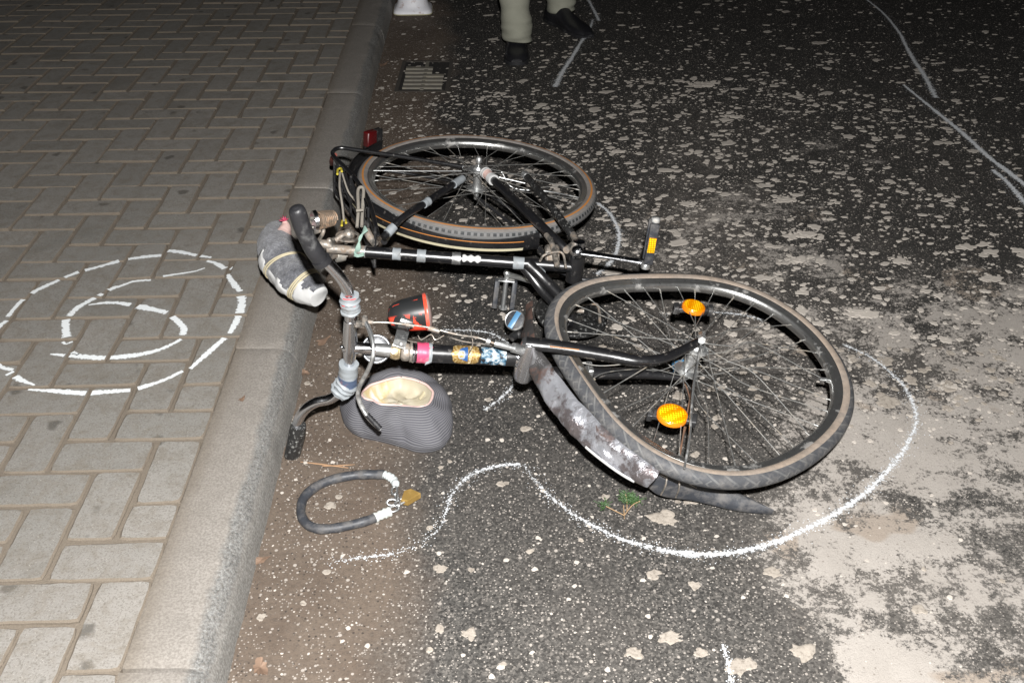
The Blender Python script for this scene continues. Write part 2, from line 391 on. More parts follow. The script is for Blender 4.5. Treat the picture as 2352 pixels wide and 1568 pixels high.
# ground materials -------------------------------------------------
def m_asphalt():
    t = NT('asphalt'); P = t.tc.outputs['Object']
    fine = t.noise(330, 5, .8); mid = t.noise(120, 4, .6); agg = t.voro(240, out='Color')
    bw = t.n('RGBToBW'); t.l(agg, bw.inputs[0])
    k = t.math('ADD', t.math('MULTIPLY', fine, .5), t.math('MULTIPLY', bw.outputs[0], .5))
    asp = t.ramp(k, [(.28, (.016, .0155, .015)), (.44, (.048, .046, .043)), (.56, (.080, .076, .070)), (.72, (.17, .155, .14))])
    asp = t.mix(t.ramp(t.noise(2.3, 4), [(.35, 0), (.7, .45)]), asp, (.095, .085, .076))
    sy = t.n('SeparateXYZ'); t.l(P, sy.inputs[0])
    near = t.ramp(t.math('ADD', t.math('MULTIPLY', sy.outputs[1], .25), t.math('MULTIPLY', t.noise(1.1, 3), .2)), [(.40, 1.0), (.66, .42)])   # base colour gets darker with distance from the camera
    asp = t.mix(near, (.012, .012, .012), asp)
    def specks(scale, thr, rad, vec=None):
        d = t.voro(scale, vec); b = t.n('RGBToBW'); t.l(t.voro(scale, vec, 'Color'), b.inputs[0])
        return t.math('MULTIPLY', t.math('GREATER_THAN', b.outputs[0], thr), t.ramp(d, [(rad*.8, 1), (rad*1.15, 0)]))
    sx = t.n('SeparateXYZ'); t.l(P, sx.inputs[0]); X, Y = sx.outputs[0], sx.outputs[1]
    # brown silt that has settled along the gutter
    edge = t.math('ADD', X, t.math('ADD', t.math('MULTIPLY', t.math('SUBTRACT', t.noise(2.4, 5, .6), .5), .35), t.math('MULTIPLY', Y, .035)))
    silt = t.ramp(t.math('ADD', edge, .5), [(.28, 1), (.40, 0)])
    silt = t.math('MULTIPLY', silt, t.ramp(t.math('ADD', t.math('MULTIPLY', mid, .4), t.math('MULTIPLY', fine, .6)), [(.33, .35), (.5, 1)]))
    silt_c = t.mix(t.noise(60, 6, .75), (.075, .055, .041), (.19, .15, .118))
    silt_c = t.mix(t.ramp(t.noise(5, 5, .65), [(.45, 0), (.7, .6)]), silt_c, (.075, .052, .038))
    silt_c = t.mix(t.math('MULTIPLY', specks(120, .70, .28), .8), silt_c, (.03, .024, .02))
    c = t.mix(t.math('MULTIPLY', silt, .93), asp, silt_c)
    sp = t.math('MAXIMUM', specks(230, .74, .38), t.math('MAXIMUM', specks(110, .74, .30), specks(52, .80, .2)))
    sp = t.math('MULTIPLY', sp, t.ramp(t.noise(8, 4), [(.35, .45), (.6, 1)]))
    c = t.mix(sp, c, (.37, .335, .30))
    # pale mortar slurry, thick in the lower right, broken up further out
    def blob(cx, cy, rx, ry):
        a = t.math('DIVIDE', t.math('SUBTRACT', X, cx), rx); b = t.math('DIVIDE', t.math('SUBTRACT', Y, cy), ry)
        d = t.math('ADD', t.math('MULTIPLY', a, a), t.math('MULTIPLY', b, b)); return t.math('SUBTRACT', 1, d, True)
    m = 0
    for cx, cy, rx, ry, am in ((.74, 1.42, .30, .36, .72), (.66, .97, .13, .40, 1.2), (1.0, 1.75, .5, .45, .72), (1.35, 2.15, .65, .5, .66), (.95, 1.2, .4, .5, .30), (.85, 2.2, .5, .4, .42), (.72, 2.6, .7, .8, .30), (1.0, 3.6, 1.2, 1.0, .14), (.5, .9, .35, .2, .3), (.9, .9, .5, .5, .3)):
        m = t.math('MAXIMUM', m, t.math('MULTIPLY', blob(cx, cy, rx, ry), am))
    def cen(sc, de, amt, ro=.6, di=0): return t.math('MULTIPLY', t.math('SUBTRACT', t.noise(sc, de, ro, dist=di), .5), amt)
    s = t.math('ADD', t.math('MULTIPLY', m, .55), t.math('MULTIPLY', t.math('ADD', t.math('MULTIPLY', m, 1.6), .22, True), t.math('ADD', cen(4.2, 4, 1.3, .6, .4), t.math('ADD', cen(15, 5, 1.25, .65), cen(80, 6, 1.5, .8)))))
    s = t.math('SUBTRACT', s, t.math('MULTIPLY', t.math('SUBTRACT', k, .5), .35))
    slurry = t.math('MULTIPLY', t.ramp(s, [(.19, 0), (.27, .8), (.36, 1)]), t.math('GREATER_THAN', m, .004))
    sc = t.mix(t.noise(9, 5, .6), (.27, .245, .22), (.42, .388, .355))
    sc = t.mix(t.ramp(t.noise(5.0, 2, .4), [(.61, 0), (.635, .75)]), sc, (.27, .22, .175))
    sc = t.mix(t.math('MULTIPLY', specks(150, .8, .3), .6), sc, (.14, .12, .1))
    c = t.mix(slurry, c, sc)
    veil = t.math('MULTIPLY', t.ramp(t.noise(3.5, 6, .7, dist=.8), [(.42, 0), (.72, .3)]), t.math('MULTIPLY', m, 1.4, True))
    c = t.mix(veil, c, (.31, .28, .25))
    tr = t.math('SUBTRACT', 1, t.math('ABSOLUTE', t.math('DIVIDE', t.math('SUBTRACT', t.math('SUBTRACT', X, t.math('MULTIPLY', Y, .12)), .28), .26)), True)
    tr = t.math('MULTIPLY', tr, t.math('MULTIPLY', t.ramp(t.math('MULTIPLY', Y, .2), [(.38, 0), (.46, 1), (.62, 1), (.8, 0)]), t.ramp(t.noise(6, 6, .75), [(.4, 0), (.7, .55)])))
    c = t.mix(tr, c, (.24, .21, .185))   # dust rubbed into the wheel track
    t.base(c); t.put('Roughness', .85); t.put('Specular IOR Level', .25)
    t.bump(t.math('ADD', t.math('MULTIPLY', fine, .5), t.math('ADD', t.math('MULTIPLY', bw.outputs[0], .5), t.math('MULTIPLY', slurry, .2))), .8, .003)
    return t.m
def m_paver():
    t = NT('concrete_pavers'); at = t.n('Attribute', attribute_name='rnd'); r = at.outputs['Fac']
    fine = t.noise(260, 5, .75); big = t.noise(1.4, 4); mid = t.noise(14, 6, .6)
    c = t.mix(mid, (.235, .22, .2), (.325, .308, .288)); c = t.mix(t.math('MULTIPLY', r, .75), c, (.21, .20, .186))
    c = t.mix(t.math('MULTIPLY', fine, .55), c, (.20, .185, .165)); c = t.mix(t.ramp(big, [(.4, 0), (.7, .45)]), c, (.19, .19, .175))
    vv = t.vec('Object', (1.0, .85, 1)); w2 = t.n('Mapping'); 
    d = t.voro(12, vv); sel = t.n('RGBToBW'); t.l(t.voro(12, vv, 'Color'), sel.inputs[0])
    dd = t.math('ADD', d, t.math('MULTIPLY', t.math('SUBTRACT', t.noise(26, 3), .5), .55))
    spot = t.math('MULTIPLY', t.ramp(dd, [(.10, 1), (.2, 0)]), t.math('GREATER_THAN', sel.outputs[0], .50))
    c = t.mix(t.math('MULTIPLY', spot, .75), c, (.06, .055, .048))
    st = t.ramp(t.noise(3.3, 6, .65, dist=.6), [(.55, 0), (.72, .5)]); c = t.mix(st, c, (.10, .095, .082))
    sm = t.ramp(t.noise(24, 7, .75, dist=.5), [(.46, 0), (.68, .72)]); c = t.mix(sm, c, (.16, .138, .11))
    g2 = t.ramp(t.noise(260, 3, .7), [(.36, .7), (.5, 0)]); c = t.mix(g2, c, (.12, .108, .09))
    grit = t.ramp(t.noise(360, 3, .6), [(.64, 0), (.70, 1)]); c = t.mix(t.math('MULTIPLY', grit, .6), c, (.46, .43, .39))
    t.base(c); t.put('Roughness', .88); t.put('Specular IOR Level', .3); t.bump(fine, .5, .002); return t.m
def m_sand():
    t = NT('joint_sand'); t.base(t.mix(t.noise(420, 5, .8), (.075, .06, .045), (.25, .21, .165))); t.put('Roughness', .95)
    t.bump(t.noise(400, 4), .8, .003); return t.m
def m_kerb():
    t = NT('kerb_concrete'); sx = t.n('SeparateXYZ'); t.l(t.tc.outputs['UV'], sx.inputs[0]); s = sx.outputs[0]
    s = t.math('ADD', s, t.math('MULTIPLY', t.math('SUBTRACT', t.noise(14, 6, .7), .5), .22))
    fine = t.noise(170, 6, .85); mid = t.noise(22, 6, .6)
    top = t.mix(t.math('ADD', t.math('MULTIPLY', mid, .35), t.math('MULTIPLY', fine, .65)), (.10, .09, .078), (.42, .39, .355)); grain = t.ramp(t.noise(170, 5, .8), [(.36, 0), (.64, 1)]); nose = t.mix(grain, (.055, .057, .057), (.30, .30, .29)); face = t.mix(grain, (.15, .148, .138), (.34, .33, .31))
    back = t.mix(t.noise(90, 6, .8), (.12, .10, .078), (.29, .255, .215))
    c = t.mix(t.ramp(s, [(.04, .9), (.2, .25), (.42, 0)]), top, back)
    c = t.mix(t.ramp(s, [(.57, 0), (.64, .9), (.77, .9), (.85, 0)]), c, nose); c = t.mix(t.ramp(s, [(.76, 0), (.86, 1)]), c, face)
    c = t.mix(t.math('MULTIPLY', t.ramp(t.noise(230, 3, .6), [(.42, 0), (.6, 1)]), .45), c, (.12, .105, .09))
    t.base(c); t.put('Roughness', .9); t.put('Specular IOR Level', .3); t.bump(t.math('ADD', fine, mid), .6, .003); return t.m
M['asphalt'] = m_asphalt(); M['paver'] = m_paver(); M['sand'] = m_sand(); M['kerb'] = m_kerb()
M['mortar'] = simple('dried_mortar', (.44, .40, .355), .85, 0, .3, vs_=12, bump=.3)
M['mortar_dull'] = simple('dusty_mortar', (.31, .275, .235), .9, 0, .35, vs_=45, dirt=(.17, .145, .12), dirt_amt=.35, bump=.5, bs=180, dscale=150)
def m_chalk(name, lo, hi, scale, c=(.62, .64, .66)):
    t = NT(name); t.base(c); t.put('Roughness', .9); tr = t.n('BsdfTransparent'); mx = t.n('MixShader')
    sx = t.n('SeparateXYZ'); t.l(t.tc.outputs['UV'], sx.inputs[0])
    e = t.math('SUBTRACT', 1, t.math('MULTIPLY', t.math('ABSOLUTE', t.math('SUBTRACT', sx.outputs[1], .5)), 2))   # 1 in the middle
    e = t.math('POWER', e, .6)
    k = t.math('ADD', t.math('MULTIPLY', t.noise(scale, 4, .8), 1.0), t.math('MULTIPLY', t.math('MULTIPLY', e, sx.outputs[0]), .5))
    f = t.ramp(k, [(lo, 0), (hi, 1)]); t.l(f, mx.inputs[0]); t.l(tr.outputs[0], mx.inputs[1]); t.l(t.b.outputs[0], mx.inputs[2]); t.l(mx.outputs[0], t.out.inputs[0])
    return t.m
M['chalk'] = m_chalk('road_chalk', .80, .88, 150)
M['paint'] = m_chalk('pavement_paint', .70, .80, 120, (.74, .77, .78))

# ------------------------------------------------------------------ the setting
def sheet(name, x0, x1, y0, y1, z, m):
    return tag(obj(name, [(x0, y0, z), (x1, y0, z), (x1, y1, z), (x0, y1, z)], [(0, 1, 2, 3)], m, smooth=False), kind='structure')
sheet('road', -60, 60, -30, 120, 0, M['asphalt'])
ZP = .09
KD = unit([-.0314, 1, 0]); KS = np.array([-KD[1], KD[0], 0])          # along the kerb, and away from the road
K0 = G(470, 1007.5, ZP); tK = -np.dot(K0, KD); K0 = K0+KD*tK           # kerb's back edge level with the camera foot
def KP(s, t, z): p = K0+KS*s+KD*t; return np.array([p[0], p[1], z])    # s away from the road, t along
U0 = np.dot(G(280, 1539, ZP)-K0, KD); UN = (np.dot(G(588, 678, ZP)-K0, KD)-U0)/12
# pavement bed
tag(obj('pavement_bed', [KP(s, t, z) for z in (ZP-.0055,) for s, t in ((0.004, -20), (40, -20), (40, 60), (.004, 60))], [(0, 1, 2, 3)], M['sand'], smooth=False), kind='structure')
bv, bf, ba, bm_ = [], [], [], []
def brick(s0, s1, t0, t1):
    g = .0028+rng.random()*.0012; c = .0026+rng.random()*.0014; z = ZP+rng.normal()*.0009; tx, ty = rng.normal(0, .008, 2); b = len(bv); cs, ct = (s0+s1)/2, (t0+t1)/2
    near = t0 < 3.6 and s0 < 1.9; ns = max(1, round((s1-s0)/.02)) if near else 1; ntt = max(1, round((t1-t0)/.02)) if near else 1
    j = rng.normal(0, .0012, 8); P = [(s0+g+j[0], t0+g+j[1]), (s1-g+j[2], t0+g+j[3]), (s1-g+j[4], t1-g+j[5]), (s0+g+j[6], t1-g+j[7])]; O = []
    for k in range(4):
        n = ns if k % 2 == 0 else ntt; p, q = P[k], P[(k+1) % 4]
        for i in range(n): u = i/n; O.append((p[0]*(1-u)+q[0]*u, p[1]*(1-u)+q[1]*u, (i == 0)))
    m = len(O)
    for lv, (ins, dz) in enumerate(((0, -.02), (0, -.0032), (c, 0))):
        for (s_, t_, corner) in O:
            q = Vector((s_*70, t_*70, 3.1*lv)); rg = (noise.noise(q)*.0016+noise.noise(q*3)*.0009) if near else 0
            k = ins+rg+(.0022 if corner else 0); ds = k if s_ < cs else -k; dt = k if t_ < ct else -k
            es = min(abs(s_-s0), abs(s_-s1)) < .01; et = min(abs(t_-t0), abs(t_-t1)) < .01
            s2 = s_+(ds if es else 0); t2 = t_+(dt if et else 0)
            bv.append(KP(s2, t2, z+dz+tx*(s2-cs)+ty*(t2-ct)))
    r = rng.random()
    for lv in (0, m):
        for k in range(m): q = (k+1) % m; bf.append((b+lv+q, b+lv+k, b+lv+m+k, b+lv+m+q)); ba.append(r); bm_.append(1)
    bf.append(tuple(b+2*m+k for k in range(m))[::-1]); ba.append(r); bm_.append(0)
NC, J0, J1 = 42, -14, 84
for j in range(J0, J1):
    for i in range(-1, NC):
        t0 = U0+j*UN
        if (i-(2-j)) % 4 == 0:
            s0, s1 = max(i, 0)*UN, min(i+2, NC)*UN
            brick(s0, s1, t0, t0+UN)
        if i >= 0 and (j+i) % 4 == 0: brick(i*UN, (i+1)*UN, t0, t0+2*UN)
tag(obj('pavement', bv, bf, M['paver'], smooth=False, attr=ba, mats=[M['paver'], M['sand']], fmat=bm_), kind='structure')
def on_joint(P):                                                        # does this point lie over a joint?
    d = np.array(P)-K0; s = np.dot(d, KS)/UN; t = (np.dot(d, KD)-U0)/UN; i, j = math.floor(s), math.floor(t); fs, ft = s-i, t-j; e = .045
    hz = (i-(2-j)) % 4; 
    if hz in (0, 1):
        if ft < e or ft > 1-e: return True
        return fs < e if hz == 0 else fs > 1-e
    vt = (j+i) % 4
    if fs < e or fs > 1-e: return True
    return ft < e if vt == 0 else ft > 1-e

# kerb stones
prof = [(-.002, -.05), (-.002, 0), (.004, .0018), (.03, .0018), (.07, .0008), (.098, 0), (.112, -.003), (.121, -.008), (.130, -.016), (.137, -.027), (.143, -.048), (.150, -.11)]
KU = [0, 0, .04, .2, .42, .55, .62, .68, .74, .80, .9, 1]
jt = [np.dot(G(x, y, ZP)-K0, KD) for x, y in ((435, 1534), (600, 797), (720, 430), (800, 212))]
jt = [jt[0]-.93*k for k in (4, 3, 2, 1)]+jt+[jt[-1]+.93*k for k in range(1, 9)]
kv, kf, ku = [], [], []
for a, b in zip(jt[:-1], jt[1:]):
    n = 46; base = len(kv); dz, ds = rng.normal(0, .0015), rng.normal(0, .002); L = b-a-.007; seed = rng.random()*50
    for i in range(n+1):
        t = a+.0035+L*i/n; e = min(i, n-i)/n*L
        for q, (s, z) in enumerate(prof):
            wgt = 1 if q > 4 else .3
            chip = max(0, noise.noise(Vector((t*9, seed, q*.4)))-.18)*.012*wgt*(q in (6, 7, 8, 9, 10))
            rg = (noise.noise(Vector((t*11, seed+5, q*.5)))*.002+noise.noise(Vector((t*60, seed+5, q*1.8)))*.0012)*wgt
            c2 = max(0, .014-e)*.22*(q >= 2)*(1 if q < 10 else .3)
            kv.append(KP(-(s-chip+rg)-ds, t, ZP+z+dz-chip*.5-c2+rg*.5)); ku.append((KU[q], t))
        if i:
            W = len(prof)
            for q in range(W-1): kf.append((base+(i-1)*W+q, base+(i-1)*W+q+1, base+i*W+q+1, base+i*W+q))
    W = len(prof); kf.append(tuple(base+q for q in range(W))[::-1]); kf.append(tuple(base+n*W+q for q in range(W)))
tag(obj('kerb', kv, kf, M['kerb'], uv=ku), kind='structure')
def KX(t): return (K0+KD*t-KS*.150)[0]

# mortar flecks on the road: far too many to count
fv, ff, fmm = [], [], []
def fleck(x, y, r, asp=1.0, z=.0012):
    n = 6 if r < .004 else (9 if r < .009 else 20); b = len(fv); a0 = random.random()*6.3; ang = random.random()*3.1; sd_ = random.random()*90; z = .0008+.0022*random.random()
    for lv, (k2, dz) in enumerate(((1, 0), (.8, min(.0012, r*.2)))):
        for k in range(n):
            a = a0+2*math.pi*k/n; q = Vector((math.cos(a)*1.1+sd_, math.sin(a)*1.1, sd_))
            rr = r*k2*(1+.55*noise.noise(q)+.35*noise.noise(q*2.6)+(.35*noise.noise(q*6) if n > 9 else 0)); px, py = rr*math.cos(a)*asp, rr*math.sin(a)
            fv.append((x+px*math.cos(ang*.25)-py*math.sin(ang*.25), y+px*math.sin(ang*.25)+py*math.cos(ang*.25), z+dz))
    for k in range(n): q = (k+1) % n; ff.append((b+k, b+q, b+n+q, b+n+k))
    ff.append(tuple(b+n+k for k in range(n))); fmm.extend([1 if r > .006 and y < 2.15 else 0]*(n+1))
def splash(x, y, r, asp):
    if r < .026: return fleck(x, y, r, asp)
    fleck(x, y, r*.5, asp)
    for _ in range(int(30+r*1500)):
        a, d = random.random()*6.3, abs(random.gauss(0, .62)); fleck(x+r*asp*d*math.cos(a), y+r*d*math.sin(a), r*random.uniform(.04, .2)*(1.2-min(1, d*.6)), random.uniform(.9, 1.6))
def dens(x, y):
    kx = KX(y)+.01
    if x < kx: return 0
    d = .24+.12*(y > 3.4)
    d += 1.3*math.exp(-((x-.75)/.75)**2-((y-2.9)/.9)**2)+.6*math.exp(-((x-1.2)/.7)**2-((y-1.9)/.7)**2)+.6*math.exp(-((x-.4)/.9)**2-((y-3.7)/.7)**2)
    d *= .55+1.1*max(0, noise.noise(Vector((x*2.2, y*2.2, 3)))+.35)
    if y < 1.75 and x > .45: d *= .35
    if y > 4.6: d *= .45
    return d
n_f = 0
while n_f < 20000:
    x = random.uniform(-.75, 3.6); y = random.uniform(.55, 6.6)
    if random.random() > dens(x, y): continue
    q = random.random(); n_f += 1
    r = .0010+.0032*random.random()**2.2 if q < .74 else (.0035+.007*random.random()**1.6 if q < .965 else .008+.011*random.random()**1.5)
    if y < 1.9: r *= .66
    if x < -.2 and r > .009: r *= .6
    fleck(x, y, r, random.uniform(.9, 1.7) if y > 2.4 else random.uniform(.85, 1.25))
for px, py, r, a in ((1524, 1192, .027, 1.1), (757, 1162, .013, 1), (690, 1190, .012, .9), (707, 1136, .011, .9), (1500, 1318, .015, 1.3), (1078, 1458, .016, .9), (1012, 1305, .013, 1.1),
                     (600, 1418, .011, 1), (988, 1212, .010, 1), (1390, 1142, .010, 1.2), (688, 663, .013, 1), (1000, 665, .013, 1), (1065, 680, .012, 1.2), (1297, 792, .012, 1.4), (1605, 615, .013, 1.4), (1455, 1500, .014, 1.3), (1610, 1500, .013, 1.2),
                     (1700, 1530, .022, 1.4), (1540, 1465, .016, 1.8), (1845, 1500, .022, 1.1), (1775, 1315, .016, 1.5), (1320, 860, .014, 1.3), (1800, 460, .06, 1.7), (1620, 195, .09, 1.9), (1850, 540, .075, 1.4), (1970, 720, .07, 1.4),
                     (2065, 600, .055, 1.5), (1690, 270, .05, 1.6), (2180, 890, .055, 1.3), (2270, 640, .05, 1.4), (2040, 925, .04, 1.3), (1580, 470, .045, 1.5), (1880, 100, .04, 1.5), (1420, 350, .05, 1.6), (1830, 600, .05, 1.6), (1750, 640, .03, 1.5),
                     (1440, 640, .03, 1.5), (1390, 590, .028, 1.5), (1560, 560, .03, 1.8)):
    p = G(px, py); splash(p[0], p[1], r*(.62 if py < 1000 else .85), a)
tag(obj('mortar_flecks', fv, ff, M['mortar'], smooth=False, mats=[M['mortar'], M['mortar_dull']], fmat=fmm), 'pale dried mortar flecks scattered over the dark asphalt', kind='stuff')

# ------------------------------------------------------------------ chalk and paint
def ribbon(name, strokes, m, z, label, cat, parent=None, group=None, skip=None, dust=False):
    vs_, fs, uv = [], [], []
    for pts, wd, amt in strokes:
        P = [G(x, y, z) for x, y in pts]; L = sum(np.linalg.norm(P[i+1]-P[i]) for i in range(len(P)-1))
        n = max(8, int(L/.004)); Q = resample(P, n); T = np.gradient(Q, axis=0); T /= np.linalg.norm(T, axis=1)[:, None]
        N = np.c_[-T[:, 1], T[:, 0], np.zeros(n)]; b = len(vs_); seed = random.random()*99
        for i in range(n):
            t = i/(n-1); a = np.interp(t, np.linspace(0, 1, len(amt)), amt) if not np.isscalar(amt) else amt
            ww = (np.interp(t, np.linspace(0, 1, len(wd)), wd) if not np.isscalar(wd) else wd)*(1+.3*noise.noise(Vector((i*.08, seed, 0))))
            for k in (-1, -.5, 0, .5, 1):
                vs_.append(Q[i]+N[i]*ww*.5*k); uv.append((a, .5+.5*k))
            if i and not (skip and (skip(Q[i]) or skip(Q[i-1]))):
                for k in range(4): fs.append((b+(i-1)*5+k, b+i*5+k, b+i*5+k+1, b+(i-1)*5+k+1))
    if dust:
        for pts, wd, amt in strokes:
            q = [G(x, y, z) for x, y in pts]; w0 = wd if np.isscalar(wd) else float(np.mean(wd)); n = int(sum(np.linalg.norm(q[i+1]-q[i]) for i in range(len(q)-1))*1000)
            Q = resample(q, max(n, 8)); T = unit(Q[-1]-Q[0])
            for i in range(0, len(Q)-1, 2):
                t_ = unit(Q[i+1]-Q[i]); nn = V((-t_[1], t_[0], 0)); c_ = Q[i]+nn*rng.normal()*w0*.5; r = .0006+.0011*rng.random(); b = len(vs_); a0 = rng.random()*6
                for k in range(5): vs_.append(c_+V((math.cos(a0+k*1.2566)*r, math.sin(a0+k*1.2566)*r, -.0008))); uv.append((1.6, .5))
                fs.append(tuple(b+k for k in range(5)))
    o = obj(name, vs_, fs, m, parent, smooth=False, uv=uv)
    if label: tag(o, label, cat, group)
    return o
zc = .0052
GR = 'white chalk lines drawn on the road'
ribbon('chalk_line', [([(1203, 1066), (1235, 1110), (1290, 1160), (1350, 1200), (1430, 1238), (1520, 1262), (1600, 1272), (1680, 1268), (1760, 1252), (1850, 1215), (1930, 1172), (2000, 1120), (2060, 1055), (2092, 1005), (2105, 960), (2085, 900), (2050, 860), (2000, 820), (1935, 790)],
    (.017, .024, .03, .03, .026, .02, .02), (.62, .76, .88, .88, .84, .82, .8, .76))], M['chalk'], zc, 'long white chalk arc curving round the front wheel', 'chalk line', group=GR, dust=True)
ribbon('chalk_line', [([(1195, 1065), (1130, 1072), (1080, 1092), (1040, 1130), (1025, 1170), (1010, 1210), (975, 1240), (940, 1258), (900, 1270)], (.022, .024, .02, .016, .012), (.8, .76, .7, .56, .5))], M['chalk'], zc, 'hooked white chalk line between padlock and mud flap', 'chalk line', group=GR, dust=True)
ribbon('chalk_line', [([(905, 1270), (850, 1278), (750, 1290)], (.016, .022, .022), (.78, .7, .35))], M['chalk'], zc, 'short faint chalk dash on brown silt below the padlock', 'chalk line', group=GR, dust=True)
ribbon('chalk_line', [([(1192, 868), (1165, 900), (1140, 922), (1112, 942)], .018, .78)], M['chalk'], zc, 'short chalk stroke just right of the flat cap', 'chalk line', group=GR, dust=True)
ribbon('chalk_line', [([(995, 757), (1060, 758), (1130, 766), (1185, 800)], .018, (.6, .78, .78, .7))], M['chalk'], zc, 'chalk stroke running behind the head tube and cable', 'chalk line', group=GR, dust=True)
ribbon('chalk_line', [([(1370, 465), (1400, 490), (1422, 535), (1415, 580), (1395, 610), (1370, 630)], .026, .9)], M['chalk'], zc, 'curved chalk stroke beside the pedal and rear wheel', 'chalk line', group=GR, dust=True)
ribbon('chalk_line', [([(1515, 722), (1570, 718), (1625, 717), (1700, 722), (1785, 742)], .017, (.5, .65, .85, .7))], M['chalk'], zc, 'thin chalk stroke seen through the front wheel spokes', 'chalk line', group=GR, dust=True)
ribbon('chalk_line', [([(1340, -20), (1358, 12), (1376, 48)], .03, .95), ([(1362, 45), (1352, 75), (1336, 95), (1312, 135), (1292, 165), (1275, 200)], (.025, .03, .034, .036, .05), (.8, 1, 1, 1, .9))], M['chalk'], zc, 'chalk line at the far foot of the standing person', 'chalk line', group=GR, dust=True)
ribbon('chalk_line', [([(1985, -5), (2030, 32), (2065, 75), (2082, 108), (2100, 140), (2122, 172), (2150, 225)], (.02, .025, .03, .04, .05), (.95, 1, 1, .9))], M['chalk'], zc, 'far chalk line entering at the top right edge', 'chalk line', group=GR, dust=True)
ribbon('chalk_line', [([(2075, 195), (2130, 240), (2210, 305), (2270, 360), (2310, 390), (2400, 460)], (.018, .034, .038, .038), 1.05), ([(2280, 390), (2320, 425), (2390, 510)], .036, .95)], M['chalk'], zc, 'forked chalk line running off the right edge', 'chalk line', group=GR, dust=True)
ribbon('chalk_line', [([(1660, 1478), (1672, 1520), (1684, 1590)], .014, .76)], M['chalk'], zc, 'short chalk tick at the bottom edge of the road', 'chalk line', group=GR, dust=True)
pm = empty('painted_marking'); tag(pm, 'white painted number six inside a circle on the paving', 'marking')
pm.location = tuple(G(290, 740, ZP))
def k5(L): return [(x*.2568, 537+y*.2568) for x, y in L]
def pchild(name, strokes):
    o = ribbon(name, strokes, M['paint'], ZP+.0035, None, None, skip=on_joint); o.parent = pm; o.matrix_parent_inverse = Matrix.Translation(pm.location).inverted(); return o
pchild('circle', [(k5([(70, 740), (180, 610), (300, 520), (500, 425), (680, 350), (900, 290), (1100, 235), (1300, 205), (1470, 190)]), (.016, .019, .02, .02), 1.05), (k5([(1490, 150), (1600, 160), (1760, 192), (1890, 212)]), (.02, .022, .012), 1.05),
    (k5([(1850, 242), (1930, 262), (2010, 310)]), (.012, .024), 1.1), (k5([(2080, 295), (2040, 350), (2070, 420), (2150, 515)]), (.004, .022, .024), 1.1), (k5([(2160, 555), (2160, 640), (2130, 740), (2100, 810), (2055, 890)]), (.03, .028, .022, .018), 1.1),
    (k5([(2010, 930), (1960, 975), (1830, 1090), (1700, 1205)]), (.024, .02, .014), 1.05), (k5([(1635, 1225), (1450, 1312), (1200, 1388), (1000, 1408), (740, 1422), (500, 1405), (250, 1392)]), (.014, .019, .022, .024, .008), 1.1),
    (k5([(325, 1355), (200, 1312), (80, 1240)]), (.006, .02, .022), 1.1), (k5([(160, 1220), (40, 1200), (-60, 1150), (-150, 1060), (-150, 980), (-60, 880), (0, 820), (60, 775)]), (.01, .022, .022, .016), 1.05)])
pchild('number', [(k5([(1832, 305), (1740, 335), (1650, 350), (1500, 372), (1370, 388)]), (.007, .012, .014), 1.0), (k5([(1350, 412), (1200, 425), (1080, 465), (1000, 490), (870, 560), (760, 620), (680, 670), (615, 735)]), (.014, .016, .02, .02, .024), 1.08),
    (k5([(590, 765), (588, 850), (600, 930)]), .026, 1.12), (k5([(560, 965), (590, 985), (650, 960)]), .01, .9), (k5([(650, 985), (625, 1040), (700, 1080)]), (.006, .02, .01), 1.05), (k5([(790, 635), (950, 615), (1060, 618), (1170, 632)]), (.006, .018, .022), 1.1),
    (k5([(1205, 642), (1350, 672), (1495, 702)]), .026, 1.1), (k5([(1530, 735), (1600, 790), (1645, 850), (1630, 905)]), (.022, .026, .022), 1.1), (k5([(1620, 940), (1540, 985), (1400, 1042), (1200, 1085), (950, 1108), (780, 1100), (600, 1085), (450, 1075)]), (.014, .018, .024, .026, .022, .01), 1.08)])

# ------------------------------------------------------------------ wheels
qf = (np.array([0.41508758, 1.80974946, 0.19662357]), unit([0.16336826, -0.11081186, 1]))
qr = (np.array([-0.09993998, 2.66784492, 0.23882784]), unit([0.08867371, 0.01987084, 1]))
def frame_of(q):
    c, n = q; a = unit(np.cross([0, 1, 0], n)); b = np.cross(n, a); return c, a, b, n
def PF(x, y, off=0): return onpl(qf[0]+qf[1]*off, qf[1], x, y)
def PR(x, y, off=0): return onpl(qr[0]+qr[1]*off, qr[1], x, y)
bead_f = [(1285.3, 725.7), (1290, 702.6), (1307.5, 681.4), (1338, 663), (1377, 652.6), (1425, 645), (1482.8, 641), (1560, 640), (1284.4, 741), (1290, 768), (1629, 647), (1715, 667.5), (1783.5, 700), (1852, 751), (1903, 809.5), (1931, 868), (1932.5, 912), (1913.6, 967), (1872.5, 1011.6), (1811, 1052.7), (1735.5, 1076.6), (1663.6, 1078.3), (1598.6, 1069.8), (1367, 895), (1405.8, 946.6), (1457, 998), (1508.6, 1031.4), (1560, 1057), (1333.9, 849)]
bead_r = [(920, 340.7), (952.3, 329), (1005.8, 320.4), (1073.9, 317.2), (866.7, 361), (847.4, 380.3), (843, 406), (851.7, 429.6), (1005.8, 506.6), (1073.9, 519.4), (1138, 322.6), (1202.3, 335.4), (1255.8, 352.5), (1298.6, 373.9), (1330.7, 403.9), (1343.5, 436), (1337, 466), (1309.3, 493.8), (1223.7, 517.3), (1138, 523.7)]
